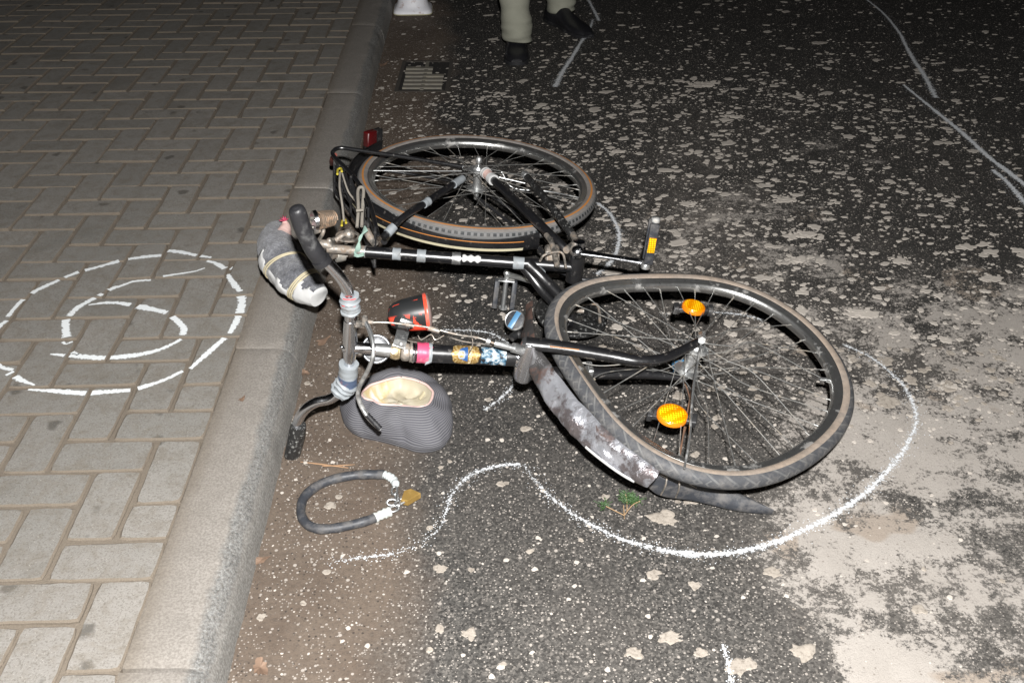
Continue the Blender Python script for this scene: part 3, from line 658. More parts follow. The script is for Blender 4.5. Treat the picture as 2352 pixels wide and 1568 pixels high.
def fit_r(q, pts, order, off):
    c, a, b, n = frame_of(q); th, rr = [], []
    for x, y in pts:
        d = onpl(c+n*off, n, x, y)-c; th.append(math.atan2(np.dot(d, b), np.dot(d, a))); rr.append(math.hypot(np.dot(d, a), np.dot(d, b)))
    th = np.array(th); A = [np.ones_like(th)]
    for k in range(1, order+1): A += [np.cos(k*th), np.sin(k*th)]
    A = np.array(A).T; reg = np.diag([0]+[.01*(k**2) for k in range(1, order+1) for _ in (0, 1)])
    w_ = np.linalg.solve(A.T@A+reg, A.T@np.array(rr))
    def f(t):
        v = w_[0]
        for k in range(1, order+1): v += w_[2*k-1]*math.cos(k*t)+w_[2*k]*math.sin(k*t)
        return v
    return f
def wheel(q, rf, mt, mrim, parent, label, tread_r, hub_off, bent):
    c, a, b, n = frame_of(q); W = empty('wheel', parent); tag(W, label)
    N, K = 180, 24
    vs_, uv, fs = [], [], []; rt = tread_r
    for i in range(N):
        t = 2*math.pi*i/N; e = math.cos(t)*a+math.sin(t)*b; R = rf(t)+.0115
        for k in range(K+1):
            ph = -math.pi+2*math.pi*k/K
            wid = rt*(1 if abs(ph) < 2.2 else .82)
            vs_.append(c+e*(R+rt*math.cos(ph)*(1.06 if abs(ph) < 1 else 1))+n*wid*math.sin(ph)); 
    for i in range(N):
        for k in range(K):
            j = (i+1) % N; fs.append((i*(K+1)+k, j*(K+1)+k, j*(K+1)+k+1, i*(K+1)+k+1)); sh0, sh1 = [(.025+.06*math.exp(-((2*math.pi*q/N-3.35)/.6)**2) if bent and len(bent) > 3 else 0) for q in (i, i+1)]; uv += [(i/N, k/K-sh0), ((i+1)/N, k/K-sh1), ((i+1)/N, (k+1)/K-sh1), (i/N, (k+1)/K-sh0)]
    obj('tyre', vs_, fs, mt, W, uv=uv)
    pr = [(.0035, .0125), (.0015, .0150), (-.003, .0150), (-.006, .0128), (-.011, .0128), (-.0165, .0105), (-.0195, .005), (-.0205, 0), (-.0195, -.005), (-.0165, -.0105), (-.011, -.0128), (-.006, -.0128), (-.003, -.0150), (.0015, -.0150), (.0035, -.0125)]
    vs_, fs, uv = [], [], []; K = len(pr)
    for i in range(N):
        t = 2*math.pi*i/N; e = math.cos(t)*a+math.sin(t)*b; R = rf(t)
        for dr, ax in pr: vs_.append(c+e*(R+dr)+n*ax*1.05); uv.append((i/N, ax*30+.5))
    for i in range(N):
        j = (i+1) % N
        for k in range(K-1): fs.append((i*K+k, j*K+k, j*K+k+1, i*K+k+1))
    obj('rim', vs_, fs, mrim, W, uv=uv)
    hc = c+a*hub_off[0]+b*hub_off[1]; hn = unit(n+a*hub_off[2]+b*hub_off[3])
    h = MB(); h.lathe(hc, hn, [(-.062, .001), (-.062, .007), (-.05, .0075), (-.048, .004), (-.040, .004), (-.040, .014), (-.033, .017), (-.032, .028), (-.028, .028), (-.026, .014), (0, .012), (.026, .014), (.028, .028), (.032, .028), (.033, .017), (.040, .014), (.040, .004), (.05, .004), (.052, .0085), (.064, .0085), (.069, .005), (.07, 0)], 28)
    h.build('hub', M['alloy'], W)
    ns = 36
    for k in range(ns):
        t = 2*math.pi*(k+.5)/ns; side = 1 if k % 2 else -1; lead = 1 if (k//2) % 2 else -1
        ta = t+lead*R_(62); e0 = math.cos(ta)*a+math.sin(ta)*b; e1 = math.cos(t)*a+math.sin(t)*b
        p0 = hc+e0*.025+hn*.030*side; p1 = c+e1*(rf(t)-.018)+n*.003*side; s = MB(); pts = [p0, p1]; mm = M['spoke']
        if bent and k in bent:
            m_ = p0*.6+p1*.4; amt = bent[k]; pts = [p0, p0*.8+p1*.2+n*amt*.5, m_+n*amt*.7+(e1*0+np.cross(n, e1))*amt, p1*.8+p0*.2+np.cross(n, e1)*amt*.7, p1]
        s.tube(pts, .00105, 6, sub=5); s.tube([p1-unit(p1-p0)*.012, p1+unit(p1-p0)*.003], .0019, 8, sub=1)
        s.build('spoke', mm, W)
    return W, (c, a, b, n, hc, hn)
bike = empty('bicycle')
tag(bike, 'old black bicycle lying on its side with taped frame and crumpled front mudguard', 'bicycle')
rF = fit_r(qf, bead_f, 4, .014); rRr = fit_r(qr, bead_r, 2, .014)
def hub_params(q, top, bot, P):
    c, a, b, n = frame_of(q); pt, pb = P(*top, .062), P(*bot, -.058); m = (pt+pb)/2-c; d = unit(pt-pb)
    return (np.dot(m, a), np.dot(m, b), np.dot(d, a), np.dot(d, b))
hpF = hub_params(qf, (1612, 772), (1566, 872), PF)
bentF = {0: .012, 1: .02, 2: -.016, 35: .03, 34: .02, 33: -.014, 31: .02, 30: .012, 19: .02, 20: -.02, 26: .012, 3: .008, 28: -.01}
WF, fF = wheel(qf, rF, M['tyre_f'], M['rim_chrome'], bike, 'tan walled front wheel with amber spoke reflectors', .0185, hpF, bentF)
WR, fR = wheel(qr, rRr, M['tyre_r'], M['rim_chrome'], bike, 'rear wheel with a faded orange line round its tyre', .0195, (0, 0, 0, 0), {5: .006})
# valve
s = MB(); pv = PF(1905, 872, 0); s.rod(PF(1922, 874, 0), PF(1888, 871, .004), .0036, 10); s.rod(PF(1898, 871.5, .004), PF(1882, 870.5, .004), .0045, 10); s.build('valve', M['alloy'], WF)
# spoke reflectors
def spoke_reflector(x, y, rx, ry, tilt, arm):
    c0 = PF(x, y, .012); nn = unit(qf[1]+V(tilt)); s = MB()
    u = unit(np.cross(nn, [0, 1, 0.2])); v = np.cross(nn, u)
    def disc(mb, r, z0, z1, ky=1, kx=1):
        ring = lambda k, z: [c0+nn*z+(u*math.cos(2*math.pi*i/32)*r*k*kx+v*math.sin(2*math.pi*i/32)*r*k*ky) for i in range(32)]
        R0, R1, R2 = ring(1, z0), ring(1, z1-.002), ring(.93, z1); vs_ = R0+R1+R2
        fs = [(i, (i+1) % 32, 32+(i+1) % 32, 32+i) for i in range(32)]+[(32+i, 32+(i+1) % 32, 64+(i+1) % 32, 64+i) for i in range(32)]+[tuple(64+i for i in range(32)), tuple(range(32))[::-1]]
        mb.add(vs_, fs)
    b = MB(); disc(b, rx, -.004, .006, ry/rx); o = b.build('reflector', M['amber_rim'], WF)
    f = MB(); c0 = c0+nn*.0065; disc(f, rx*.9, -.001, .0005, ry/rx); f.build('reflector_lens', M['reflector'], WF)
    h = MB(); d = V(arm); h.box(c0-nn*.012, unit(d)*(rx+.014), unit(np.cross(nn, d))*.009, nn*.006)
    for sg in (-1, 1): h.box(c0-nn*.012+unit(d)*sg*(rx+.012), unit(d)*.006, unit(np.cross(nn, d))*.013, nn*.009)
    h.build('reflector_bracket', M['black_plastic'], WF)
spoke_reflector(1593, 706, .0275, .0275, (0, .05, 0), (1, -.12, 0))
spoke_reflector(1544, 954, .0320, .0290, (-.05, -.1, 0), (1, -.25, 0))

# ------------------------------------------------------------------ fork, stem, bars
def tubeP(P, pts, r, m, name, parent=bike, segs=16, sub=8, **kw):
    s = MB(); s.tube([P(*p) for p in pts], r, segs, sub, **kw); return s.build(name, m, parent)
AX = unit(PF(1190, 818)-PF(800, 797))                                   # steering axis
fk = MB()
fk.tube([PF(1208, 788, .045), PF(1290, 797, .05), PF(1400, 815, .052), PF(1470, 827, .055), PF(1530, 820, .057), PF(1608, 783, .057)], [.0125, .0125, .0115, .0105, .009, .0075], 16, 8, flat=1.25, flatdir=unit(np.cross(AX, qf[1])))
fk.tube([PF(1212, 858, -.045), PF(1300, 856, -.05), PF(1400, 857, -.052), PF(1470, 857, -.053), PF(1530, 862, -.055), PF(1570, 866, -.055)], [.0125, .0125, .0115, .0105, .009, .0075], 16, 8, flat=1.25, flatdir=unit(np.cross(AX, qf[1])))
fork = fk.build('fork', M['black_paint'], bike)
s = MB(); cc = PF(1209, 827); s.tube([cc+qf[1]*.053, cc+qf[1]*.05, cc+qf[1]*.03, cc, cc-qf[1]*.03, cc-qf[1]*.05, cc-qf[1]*.055], [.012, .0175, .0205, .0225, .0215, .019, .012], 24, 5); s.build('fork_crown', M['crown'], fork)
s = MB(); s.rod(PF(1330, 803, .0648), PF(1262, 795, .0645), .0008); s.build('pinstripe', M['orange'], fork)
s = MB(); s.box(PF(1352, 856, -.036), AX*.006, np.cross(AX, qf[1])*.016, qf[1]*.02); s.build('fork_bracket', M['alloy'], fork)
s = MB(); s.tube([PF(1548, 842, -.048), PF(1572, 838, -.044)], .0135, 14, 1); s.build('blue_tape', M['skyblue'], fork)
frame = MB()
ht0, ht1 = PF(950, 809), PF(1188, 820); frame.tube([ht0, ht1], .0193, 24, 1)
st0, st1 = PR(838, 578), PR(1312, 613); frame.tube([st0, st1], .0142, 22, 1)
# twin down tubes run from the seat tube, sag beside the front wheel and come back to the head tube
frame.tube([PR(1198, 606, -.005), G(1240, 660, .185), G(1290, 725, .11), G(1272, 778, .09), PF(1200, 818, -.07)], .0125, 16, 8)
frame.tube([PR(1213, 606, .008), G(1248, 640, .215), G(1300, 700, .15), G(1300, 760, .10), PF(1185, 820, -.04)], .0140, 16, 8)
frame.tube([PR(1130, 410, .058), PR(1200, 477, .056), PR(1270, 545, .046), PR(1316, 590, .02)], [.0105, .0125, .0120, .0115], 16, 6)
frame.tube([PR(1064, 408, .060), PR(1016, 440, .060), PR(975, 468, .058), PR(925, 500, .052), PR(880, 545, .022)], [.008, .0095, .0090, .0090, .009], 14, 6)
frame.tube([PR(1100, 418, -.058), PR(1200, 480, -.056), PR(1290, 570, -.036), PR(1316, 600, -.01)], .0095, 14, 6)
frame.tube([PR(1090, 414, -.060), PR(1000, 450, -.058), PR(925, 500, -.045), PR(882, 555, -.02)], .0085, 14, 6)
frame.lathe(PR(1322, 612), qr[1], [(-.04, 0), (-.04, .021), (.038, .021), (.04, .018), (.04, 0)], 26)
fr = frame.build('frame', M['black_paint'], bike)
for a_, b_, rr in ((PF(1182, 819.6), PF(1193, 820.2), .0225), (PF(945, 808.8), PF(952, 809), .0215)): s = MB(); s.tube([a_, a_*.5+b_*.5, b_], [rr*.92, rr, rr*.92], 22, 3); s.build('headset_ring', M['chrome'], bike)
s = MB(); s.tube([PF(920, 807.6), PF(926, 808), PF(938, 808.6), PF(943, 808.8)], [.014, .0185, .0185, .014], 18, 3); s.tube([PF(941, 808.6), PF(946, 808.9)], .021, 18, 1); s.build('headset_nut', M['old_steel'], bike)
def wrap(name, m, p0, p1, r, parent, wob=.0006, segs=20, n=8):
    p0, p1 = V(p0), V(p1); s = MB(); L = [p0+(p1-p0)*i/(n-1) for i in range(n)]; s.tube(L, [r+abs(rng.normal(0, wob)) for _ in range(n)], segs, 1)
    vv = np.array(s.v); 
    for i in range(len(vv)): vv[i] += V((noise.noise(Vector(vv[i]*80)), noise.noise(Vector(vv[i]*80+V((9, 0, 0)))), noise.noise(Vector(vv[i]*80+V((0, 9, 0))))))*wob*1.6
    s.v = [tuple(q) for q in vv]; return s.build(name, m, parent)
wrap('pink_tape', M['pink'], PF(957, 809.2), PF(983, 810.4), .0212, fr); wrap('silver_tape', M['tape'], PF(978, 810.4), PF(991, 811), .0206, fr)
s = MB(); s.strip([PF(984, 795, .018), PF(1000, 790, .015), PF(1016, 795, .01)], [PF(986, 801, .02), PF(1000, 797, .018), PF(1012, 799, .012)], .001, [qf[1]]*3); s.build('tape_end', M['pink'], fr)
s = MB(); s.strip([PF(978, 826, -.004), PF(976, 838, -.012)], [PF(992, 828, 0), PF(984, 834, -.008)], .001, [qf[1]]*2); s.build('tape_end', M['tape'], fr)
def patch(name, m, P, cx, x0, x1, r, ang0, ang1, ax0, ax1, parent, shape=None, nx=14, na=14):
    ax = unit(ax1-ax0); L = np.linalg.norm(ax1-ax0); up = unit(np.cross(np.cross(ax, CAM-ax0), ax)); sd = np.cross(ax, up); vs_, fs = [], []
    for i in range(nx+1):
        t = i/nx; w_ = shape(t) if shape else 1
        for k in range(na+1):
            u_ = (2*k/na-1)*w_; a_ = (ang0+ang1)/2+(ang1-ang0)/2*u_
            vs_.append(ax0+ax*L*t+r*(math.cos(a_)*up+math.sin(a_)*sd))
    for i in range(nx):
        for k in range(na): q = i*(na+1)+k; fs.append((q, q+1, q+na+2, q+na+1))
    return obj(name, vs_, fs, m, parent)
ell = lambda t: math.sqrt(max(0, 1-(2*t-1)**4))
bd = patch('head_badge', M['badge'], PF, 0, 0, 0, .0199, -1.35, 1.2, PF(1034, 813), PF(1101, 816), fr, ell)
patch('badge_shield', M['blue'], PF, 0, 0, 0, .0203, -.95, .75, PF(1052, 813.8), PF(1072, 814.8), fr, lambda t: .35+.65*math.sqrt(t))
patch('badge_seal', M['tape'], PF, 0, 0, 0, .0206, -.45, .45, PF(1049, 813.8), PF(1066, 814.5), fr, ell)
patch('badge_emblem', M['badge'], PF, 0, 0, 0, .0209, -.27, .27, PF(1052, 813.8), PF(1063, 814.5), fr, ell)
s = MB()
axb = unit(PF(1082, 815)-PF(1076, 815)); upb = unit(np.cross(np.cross(axb, CAM-PF(1080, 815)), axb)); sdb = np.cross(axb, upb)
for k in range(9):
    a_ = -.95+1.9*k/8; d_ = math.cos(a_)*upb+math.sin(a_)*sdb; pc = PF(1077+(k-4)*-.6, 815)+d_*.0207
    s.box(pc, axb*.0026, np.cross(axb, d_)*.0006, d_*.0003)
    s.box(pc+axb*(.002 if k % 2 else -.002), axb*.0006, np.cross(axb, d_)*.0011, d_*.0003)
s.build('badge_lettering', M['cream'], fr)
patch('sticker', M['sticker'], PF, 0, 0, 0, .0198, -1.1, 1.0, PF(1103, 816), PF(1122, 817), fr, None)
patch('sticker', M['sticker'], PF, 0, 0, 0, .0199, -1.15, 1.2, PF(1120, 817), PF(1160, 819), fr, lambda t: .72+.28*abs(math.sin(t*5)))
for x0, x1 in ((902, 921), (958, 978), (1178, 1203)): y0 = 578+(x0-838)*.0738; y1 = 578+(x1-838)*.0738; wrap('silver_tape', M['tape'], PR(x0, y0), PR(x1, y1), .0152, fr)
wrap('clear_tape', M['alloy'], PR(1038, 592.8), PR(1058, 594.2), .0150, fr)
patch('scraped_label', M['white_cloth'], PR, 0, 0, 0, .0147, -.9, .55, PR(1062, 594.5), PR(1104, 597.6), fr, lambda t: .75+.25*math.sin(t*17))
wrap('silver_tape', M['tape'], G(1233, 622, .222), G(1241, 631, .219), .0150, fr)
wrap('silver_tape', M['tape'], PR(973, 470, .058), PR(984, 462, .059), .0105, fr); wrap('worn_tape', M['tape'], PR(890, 536, .03), PR(905, 520, .042), .0112, fr)
wrap('worn_tape', M['tape'], PR(1042, 424, .060), PR(1062, 410, .060), .0102, fr)
wrap('white_tape', M['white_cloth'], PR(1114, 396, .058), PR(1119, 400, .058), .0150, fr); wrap('brown_tape', M['pinkcloth'], PR(1119, 400, .058), PR(1127, 408, .058), .0142, fr); wrap('white_tape', M['white_cloth'], PR(1127, 408, .058), PR(1134, 414, .058), .0152, fr)
# stem
s = MB(); s.tube([PF(786, 796.5), PF(790, 797), PF(800, 797.3), PF(860, 801), PF(908, 806)], [.006, .0112, .0118, .0116, .0116], 22, 4); s.sphere(PF(785, 796.5), .0045); stem = s.build('stem', M['chrome'], bike)
s = MB(); s.tube([PF(862, 801.5), PF(870, 802), PF(900, 805)], .0132, 18, 2); s.build('stem_collar', M['alloy'], stem)
s = MB(); s.tube([PF(899, 804.5), PF(909, 806), PF(919, 807)], [.0165, .0185, .0165], 14, 4); s.rod(PF(903, 806, .012), PF(903, 806, .024), .006); s.build('stem_clamp', M['brass'], stem)
# handlebar lies in the plane of the steering axis and the wheel's axle direction
CB = PF(803, 797); NB = unit(np.cross(qf[1], AX))
def PB(x, y, off=0): return onpl(CB+NB*off, NB, x, y)
upb_pts = [PB(804, 797), PB(804, 740), PB(805, 700), PB(799, 668), PB(784, 640), PB(760, 612), PB(735, 588), PB(712, 560), PB(695, 520), PB(684, 488)]
# real bars sweep a little towards the ground: keep the upper grip at a believable height
lowp = [PB(804, 797), PB(802, 840), PB(800, 870), PB(788, 893), PB(760, 915), PB(725, 924), PB(698, 943), PB(683, 972), PB(676, 1020), PB(667, 1068)]
s = MB(); s.tube(upb_pts, .0110, 18, 8); s.tube(lowp, .0110, 18, 8)
bar = s.build('handlebar', M['chrome'], bike)
s = MB(); s.tube([PB(804, 735), PB(804, 762), PB(804, 797), PB(803, 822)], [.0120, .0142, .0150, .0128], 18, 6); s.build('bar_sleeve', M['chrome'], bar)
s = MB(); s.tube([PB(742, 604, 0), PB(722, 576), PB(708, 552), PB(692, 515), PB(682, 482), PB(679, 474)], [.0150, .0172, .0160, .0165, .0150, .006], 20, 8); s.tube([PB(742, 604), PB(736, 594)], .0185, 20, 1)
for k in range(14):
    t = .12+k*.055; p = PB(725-36*t, 582-88*t); 
s.build('grip', M['rubber'], bar)
s = MB(); s.tube([PB(686, 975), PB(683, 990), PB(677, 1020), PB(670, 1050), PB(666, 1072), PB(665, 1080)], [.0165, .0180, .0180, .0172, .0160, .008], 20, 8); o = s.build('grip', M['worn_rubber'], bar); o['label'] = 'worn black lower grip pitted with grey'
wrap('silver_tape', M['tape'], PB(805, 716), PB(803, 678), .0172, bar, .0016, n=14)
for y0 in (706, 700, 684): s = MB(); s.tube([PB(803+12*math.cos(a_)*1.6, y0+4*math.sin(a_), -.016*abs(math.sin(a_))) for a_ in (3.14, 2.4, 1.57, .8, 0)], .0012, 6, 4); s.build('red_strip', M['red_tape'], bar)
wrap('silver_tape', M['tape'], PB(801, 836), PB(800, 864), .0190, bar, .0012, n=10); wrap('navy_tape', M['navy_tape'], PB(800, 862), PB(798, 880), .0196, bar, .001); wrap('silver_tape', M['tape'], PB(800, 876), PB(780, 900), .0200, bar, .0022, n=12)
# brake lever and cable
Zl = lambda x, y, z: G(x, y, z)
s = MB(); s.tube([Zl(838, 736, .385), Zl(848, 757, .385), Zl(856, 785, .375), Zl(857, 815, .355), Zl(846, 848, .32), Zl(829, 880, .27), Zl(822, 906, .235), Zl(830, 932, .205), Zl(848, 960, .18), Zl(874, 985, .155)], [.0045, .0050, .0044, .0042, .0042, .0042, .0044, .0048, .0052, .0050], 12, 8, flat=1.2)
lever = s.build('brake_lever', M['alloy'], bike)
s = MB(); s.tube([Zl(843, 952, .19), Zl(873, 984, .16)], .0058, 12, 1); s.build('lever_sleeve', M['rubber'], lever)
s = MB(); s.rod(Zl(838, 728, .39), Zl(838, 744, .385), .006); s.rod(Zl(806, 752, .35), Zl(842, 744, .38), .0035); s.box(Zl(826, 744, .36), (.012, 0, 0), (0, .009, 0), (0, 0, .004)); s.build('lever_clamp', M['old_steel'], lever)
s = MB(); s.tube([Zl(845, 741, .385), Zl(880, 740, .385), Zl(925, 744, .378), Zl(985, 752, .365), Zl(1050, 768, .35), Zl(1100, 776, .335), Zl(1140, 790, .325)], .0022, 8, 8); s.tube([Zl(846, 739, .385), Zl(858, 740, .385)], .0042, 10, 1); s.tube([Zl(932, 745, .377), Zl(950, 748, .372)], .0040, 10, 1)
s.tube([Zl(985, 753, .365), Zl(1010, 761, .36)], .0052, 10, 1)
cable = s.build('brake_cable', M['old_steel'], bike)
s = MB(); s.tube([Zl(1010, 765, .30), Zl(1060, 783, .29), Zl(1110, 790, .29), Zl(1150, 795, .29)], .0014, 6, 6); s.tube([Zl(1090, 745, .34), Zl(1082, 762, .34), Zl(1086, 790, .32), Zl(1076, 812, .315)], .0009, 6, 5); s.tube([Zl(960, 770, .33), Zl(968, 780, .32), Zl(990, 768, .33), Zl(1000, 780, .32), Zl(1020, 770, .33)], .0010, 6, 4); s.tube([Zl(915, 772, .25), Zl(940, 783, .25), Zl(965, 788, .25), Zl(968, 800, .27)], .0010, 6, 4); s.build('loose_wire', M['old_steel'], bike)
s = MB(); s.tube([Zl(1136, 788, .325), Zl(1150, 791, .322), Zl(1170, 797, .315), Zl(1185, 801, .31)], [.0065, .0075, .0068, .0068], 14, 3); s.tube([Zl(1178, 798, .312), Zl(1200, 805, .30)], .011, 8, 1); s.tube([Zl(1118, 782, .33), Zl(1126, 785, .328)], .0082, 12, 1); s.build('brake_adjuster', M['alloy'], bike)
# bell
s = MB(); bc = Zl(864, 801, .268); nb_ = unit(CAM-bc); s.lathe(bc, unit(unit(CAM-bc)+unit(V(fl.location)-bc)), [(-.012, .030), (-.006, .0315), (-.002, .0315), (0, .0292), (-.0012, .0285), (.0005, .0255), (.0032, .013), (.004, 0)], 48); s.build('bell', M['bell'], bike)
# headlamp
lc = Zl(938, 722, .215); la = unit(V((.98, .16, .06))); s = MB()
s.lathe(lc-la*.042, la, [(-.006, 0), (-.004, .014), (.0, .024), (.012, .032), (.03, .037), (.058, .0405), (.080, .0425)], 36); lamp = s.build('headlamp', M['lamp'], bike)
s = MB(); s.lathe(lc-la*.042, la, [(.0795, .0435), (.083, .045), (.087, .045), (.0875, .043)], 36); s.build('lamp_rim', simple('red_rim', (.8, .07, .035), .35, 0, .1, dirt=(.3, .24, .2), dirt_amt=.42, dscale=14), lamp)
s = MB(); s.lathe(lc-la*.042, la, [(.0872, .043), (.091, .040), (.095, .025), (.096, 0)], 36); s.build('lamp_lens', M['lamp_glass'], lamp)
s = MB(); p0, p1 = Zl(916, 797, .318), Zl(930, 742, .275); d_ = unit(p1-p0); sd = unit(np.cross(d_, nb_)); s.box((p0+p1)/2, d_*np.linalg.norm(p1-p0)/2, sd*.0125, np.cross(d_, sd)*.0012)
for g_ in (-1, 1): s.box((p0+p1)/2+sd*.012*g_, d_*np.linalg.norm(p1-p0)/2, sd*.001, np.cross(d_, sd)*.004)
s.sphere(Zl(921, 790, .325), .0055, 8); s.box(Zl(934, 738, .27), d_*.008, sd*.014, np.cross(d_, sd)*.006); s.build('lamp_bracket', M['alloy'], bike)

# ------------------------------------------------------------------ mudguards
def outdir(q, pts): return [unit((p-q[0])-q[1]*np.dot(p-q[0], q[1])) for p in pts]
A = resample([PF(*p, .028) for p in ((1222, 690), (1222, 740), (1232, 790), (1249, 815), (1277, 855), (1318, 908), (1360, 954), (1406, 1000), (1457, 1041), (1516, 1081))], 60)
B = resample([PF(*p, -.028) for p in ((1214, 760), (1212, 790), (1214, 812), (1218, 835), (1236, 888), (1264, 936), (1304, 987), (1343, 1026), (1389, 1062), (1431, 1090), (1484, 1116))], 60)
s = MB(); s.strip(A, B, .013, outdir(qf, (A+B)/2), 14, .0012, wob=.0085); mg = s.build('mudguard', M['mudguard'], bike); mg['label'] = 'crumpled front mudguard scraped to bare metal'
s = MB(); t0, t1 = .735, .96; n = 16
LA = [(A*.27+B*.73)[int(59*(t0+(t1-t0)*i/n))]+outdir(qf, [A[30]])[0]*0 for i in range(n+1)]
oo = outdir(qf, LA); s.strip([p+o_*.0160 for p, o_ in zip(LA, oo)], [p+o_*.0158-qf[1]*.006 for p, o_ in zip(LA, oo)], .001, oo, 3); s.build('white_flash', M['white_cloth'], mg)
A = resample([G(*p) for p in ((1518, 1078, .125), (1560, 1092, .105), (1620, 1108, .075), (1700, 1133, .045), (1776, 1170, .02))], 40)
B = resample([G(*p) for p in ((1484, 1113, .075), (1520, 1137, .05), (1600, 1150, .03), (1690, 1171, .018), (1772, 1181, .006))], 40)
s = MB(); s.strip(A, B, .007, [unit((.1, -.5, .85))]*40, 12, .004, wob=.003); flap = s.build('mud_flap', M['grey_rubber'], bike)
s = MB()
for x0, y0, x1, y1 in ((1532, 1092, 1518, 1136), (1560, 1100, 1552, 1142)): s.tube([G(x0, y0, .115), G((x0+x1)/2+4, (y0+y1)/2, .095), G(x1, y1, .05)], .0018, 6, 5)
s.tube([G(1518, 1089, .122), G(1530, 1095, .12)], .0022, 6, 1); s.tube([G(1583, 1111, .1), G(1600, 1120, .09)], .0012, 6, 1); s.build('flap_wire', M['old_steel'], flap)
s = MB(); s.tube([PF(1611, 782, .070), PF(1603, 830, .068), PF(1594, 880, .062), PF(1588, 940, .052), PF(1584, 1003, .045), PF(1572, 1075, .030)], .0024, 8, 6, flat=1.6); s.rod(PF(1612, 768, .06), PF(1612, 782, .078), .0085, 6); s.build('mudguard_stay', M['alloy'], bike)
s = MB(); s.tube([PF(1570, 868, -.062), PF(1585, 930, -.055), PF(1562, 1030, -.045)], .0016, 8, 6); s.tube([PF(1598, 850, -.03), PF(1577, 955, -.04), PF(1562, 1043, -.045)], .0018, 8, 6); s.build('mudguard_stay', M['rust'], bike)
# rear mudguard follows the rear wheel from the bottom bracket round to the tail reflector
c, a, b, n = fR[:4]
def ang(x, y): d = PR(x, y)-c; return math.atan2(np.dot(d, b), np.dot(d, a))
a0 = ang(1262, 560); a1 = ang(868, 322)
if a1 > a0: a1 -= 2*math.pi
N = 90; TA = np.linspace(a0, a1, N); RG = .374
E_ = [math.cos(t)*a+math.sin(t)*b for t in TA]
A = np.array([c+e*(RG-.008)+n*.012 for e in E_]); B = np.array([c+e*(RG-.008)-n*.046 for e in E_])
s = MB(); s.strip(A, B, .012, E_, 14, .0012); rg_ = s.build('mudguard', M['black_paint'], bike); rg_['label'] = 'glossy black rear mudguard lined in cream and orange'
def lineon(t, wd, name, m, lift=.0012):
    h = lambda q: .012*(1-(2*q-1)**4)
    K = int(N*.62); P1 = [A[i]*(1-t)+B[i]*t+E_[i]*(h(t)+lift) for i in range(4, K)]; P2 = [A[i]*(1-t-wd)+B[i]*(t+wd)+E_[i]*(h(t+wd)+lift) for i in range(4, K)]
    s = MB(); s.strip(P1, P2, 0, E_[4:K], 1, .0004); s.build(name, m, rg_)
lineon(.74, .15, 'cream_line', M['cream']); lineon(.40, .035, 'orange_line', M['orange'])
s = MB(); s.box(PR(858, 320, -.01), unit(E_[-1])*.011, n*.030, unit(np.cross(n, E_[-1]))*.032); s.build('light_housing', M['black_plastic'], bike)
s = MB(); s.box(PR(850, 318, .0), unit(E_[-1])*.012, n*.024, unit(np.cross(n, E_[-1]))*.020); s.build('rear_reflector', M['red_lens'], bike)

# ------------------------------------------------------------------ drivetrain
s = MB(); bb = PR(1322, 612); s.lathe(bb, qr[1], [(.036, .020), (.040, .0225), (.046, .0225), (.047, .018), (.054, .019), (.056, .015), (.070, .015), (.072, .010), (.072, 0)], 26); s.build('bottom_bracket', M['chrome'], bike)
s = MB(); s.tube([PR(1330, 580, .062), PR(1400, 590, .066), PR(1482, 603, .070)], [.0125, .0098, .0105], 12, 5, flat=.62, flatdir=qr[1]); s.sphere(PR(1326, 579, .062), .0165, 10); s.build('crank', M['chrome'], bike)
pa, pb_ = PR(1484, 603, .078), PR(1484, 603, .078)+qr[1]*.112+V((.004, 0, 0)); s = MB(); s.tube([pa, pb_], .006, 12, 1); s.lathe(pb_, qr[1], [(-.004, .0105), (.002, .0115), (.006, .009), (.008, 0)], 16); s.lathe(pa, qr[1], [(-.014, 0), (-.014, .011), (.0, .011), (.004, .007)], 16)
pedal = s.build('pedal', M['alloy'], bike)
vd = unit(np.cross(qr[1], [0, 1, 0])); wd_ = np.cross(qr[1], vd)
for sg in (-1, 1):
    s = MB(); s.box(pa*.5+pb_*.5+wd_*sg*.014, vd*.0105, wd_*.006, qr[1]*.052); s.build('pedal_block', M['grey_rubber'], pedal)
s = MB(); s.box(pa*.5+pb_*.5+wd_*.0212, vd*.0085, wd_*.0012, qr[1]*.019); s.build('reflector', M['reflector'], pedal)
s = MB(); s.tube([G(1330, 690, .13), G(1260, 660, .14), G(1210, 643, .135), G(1166, 630, .13)], [.011, .010, .009, .010], 12, 5, flat=.62, flatdir=qr[1]); s.sphere(G(1164, 627, .135), .009, 8); s.build('crank', M['alloy'], bike)
q0, q1 = G(1164, 634, .128), G(1155, 709, .035)
s = MB(); s.tube([q0, q1], .0065, 12, 1); s.lathe(q1, unit(q1-q0), [(-.006, .012), (0, .012), (.003, .006)], 16); s.box(q0+(q1-q0)*.12, vd*.022, unit(q1-q0)*.0012, unit(np.cross(vd, q1-q0))*.012); pedal2 = s.build('pedal', M['alloy'], bike); pedal2['label'] = 'lower pedal hanging under the seat tube'
for sg in (-1, 1): s = MB(); s.box((q0+q1)/2+vd*sg*.0235+(q1-q0)*.05, vd*.0065, unit(np.cross(vd, q1-q0))*.012, (q1-q0)*.42); s.build('pedal_block', M['grey_rubber'], pedal2)
s = MB(); gc = G(1312, 722, .085); gn = unit(qr[1]+V((.05, -.12, 0)))
s.lathe(gc, gn, [(-.006, .060), (-.008, .086), (-.004, .093), (.003, .094), (.007, .090), (.009, .070), (.006, .040), (.006, .0)], 44); guard = s.build('chain_guard', M['scuffed_black'], bike)
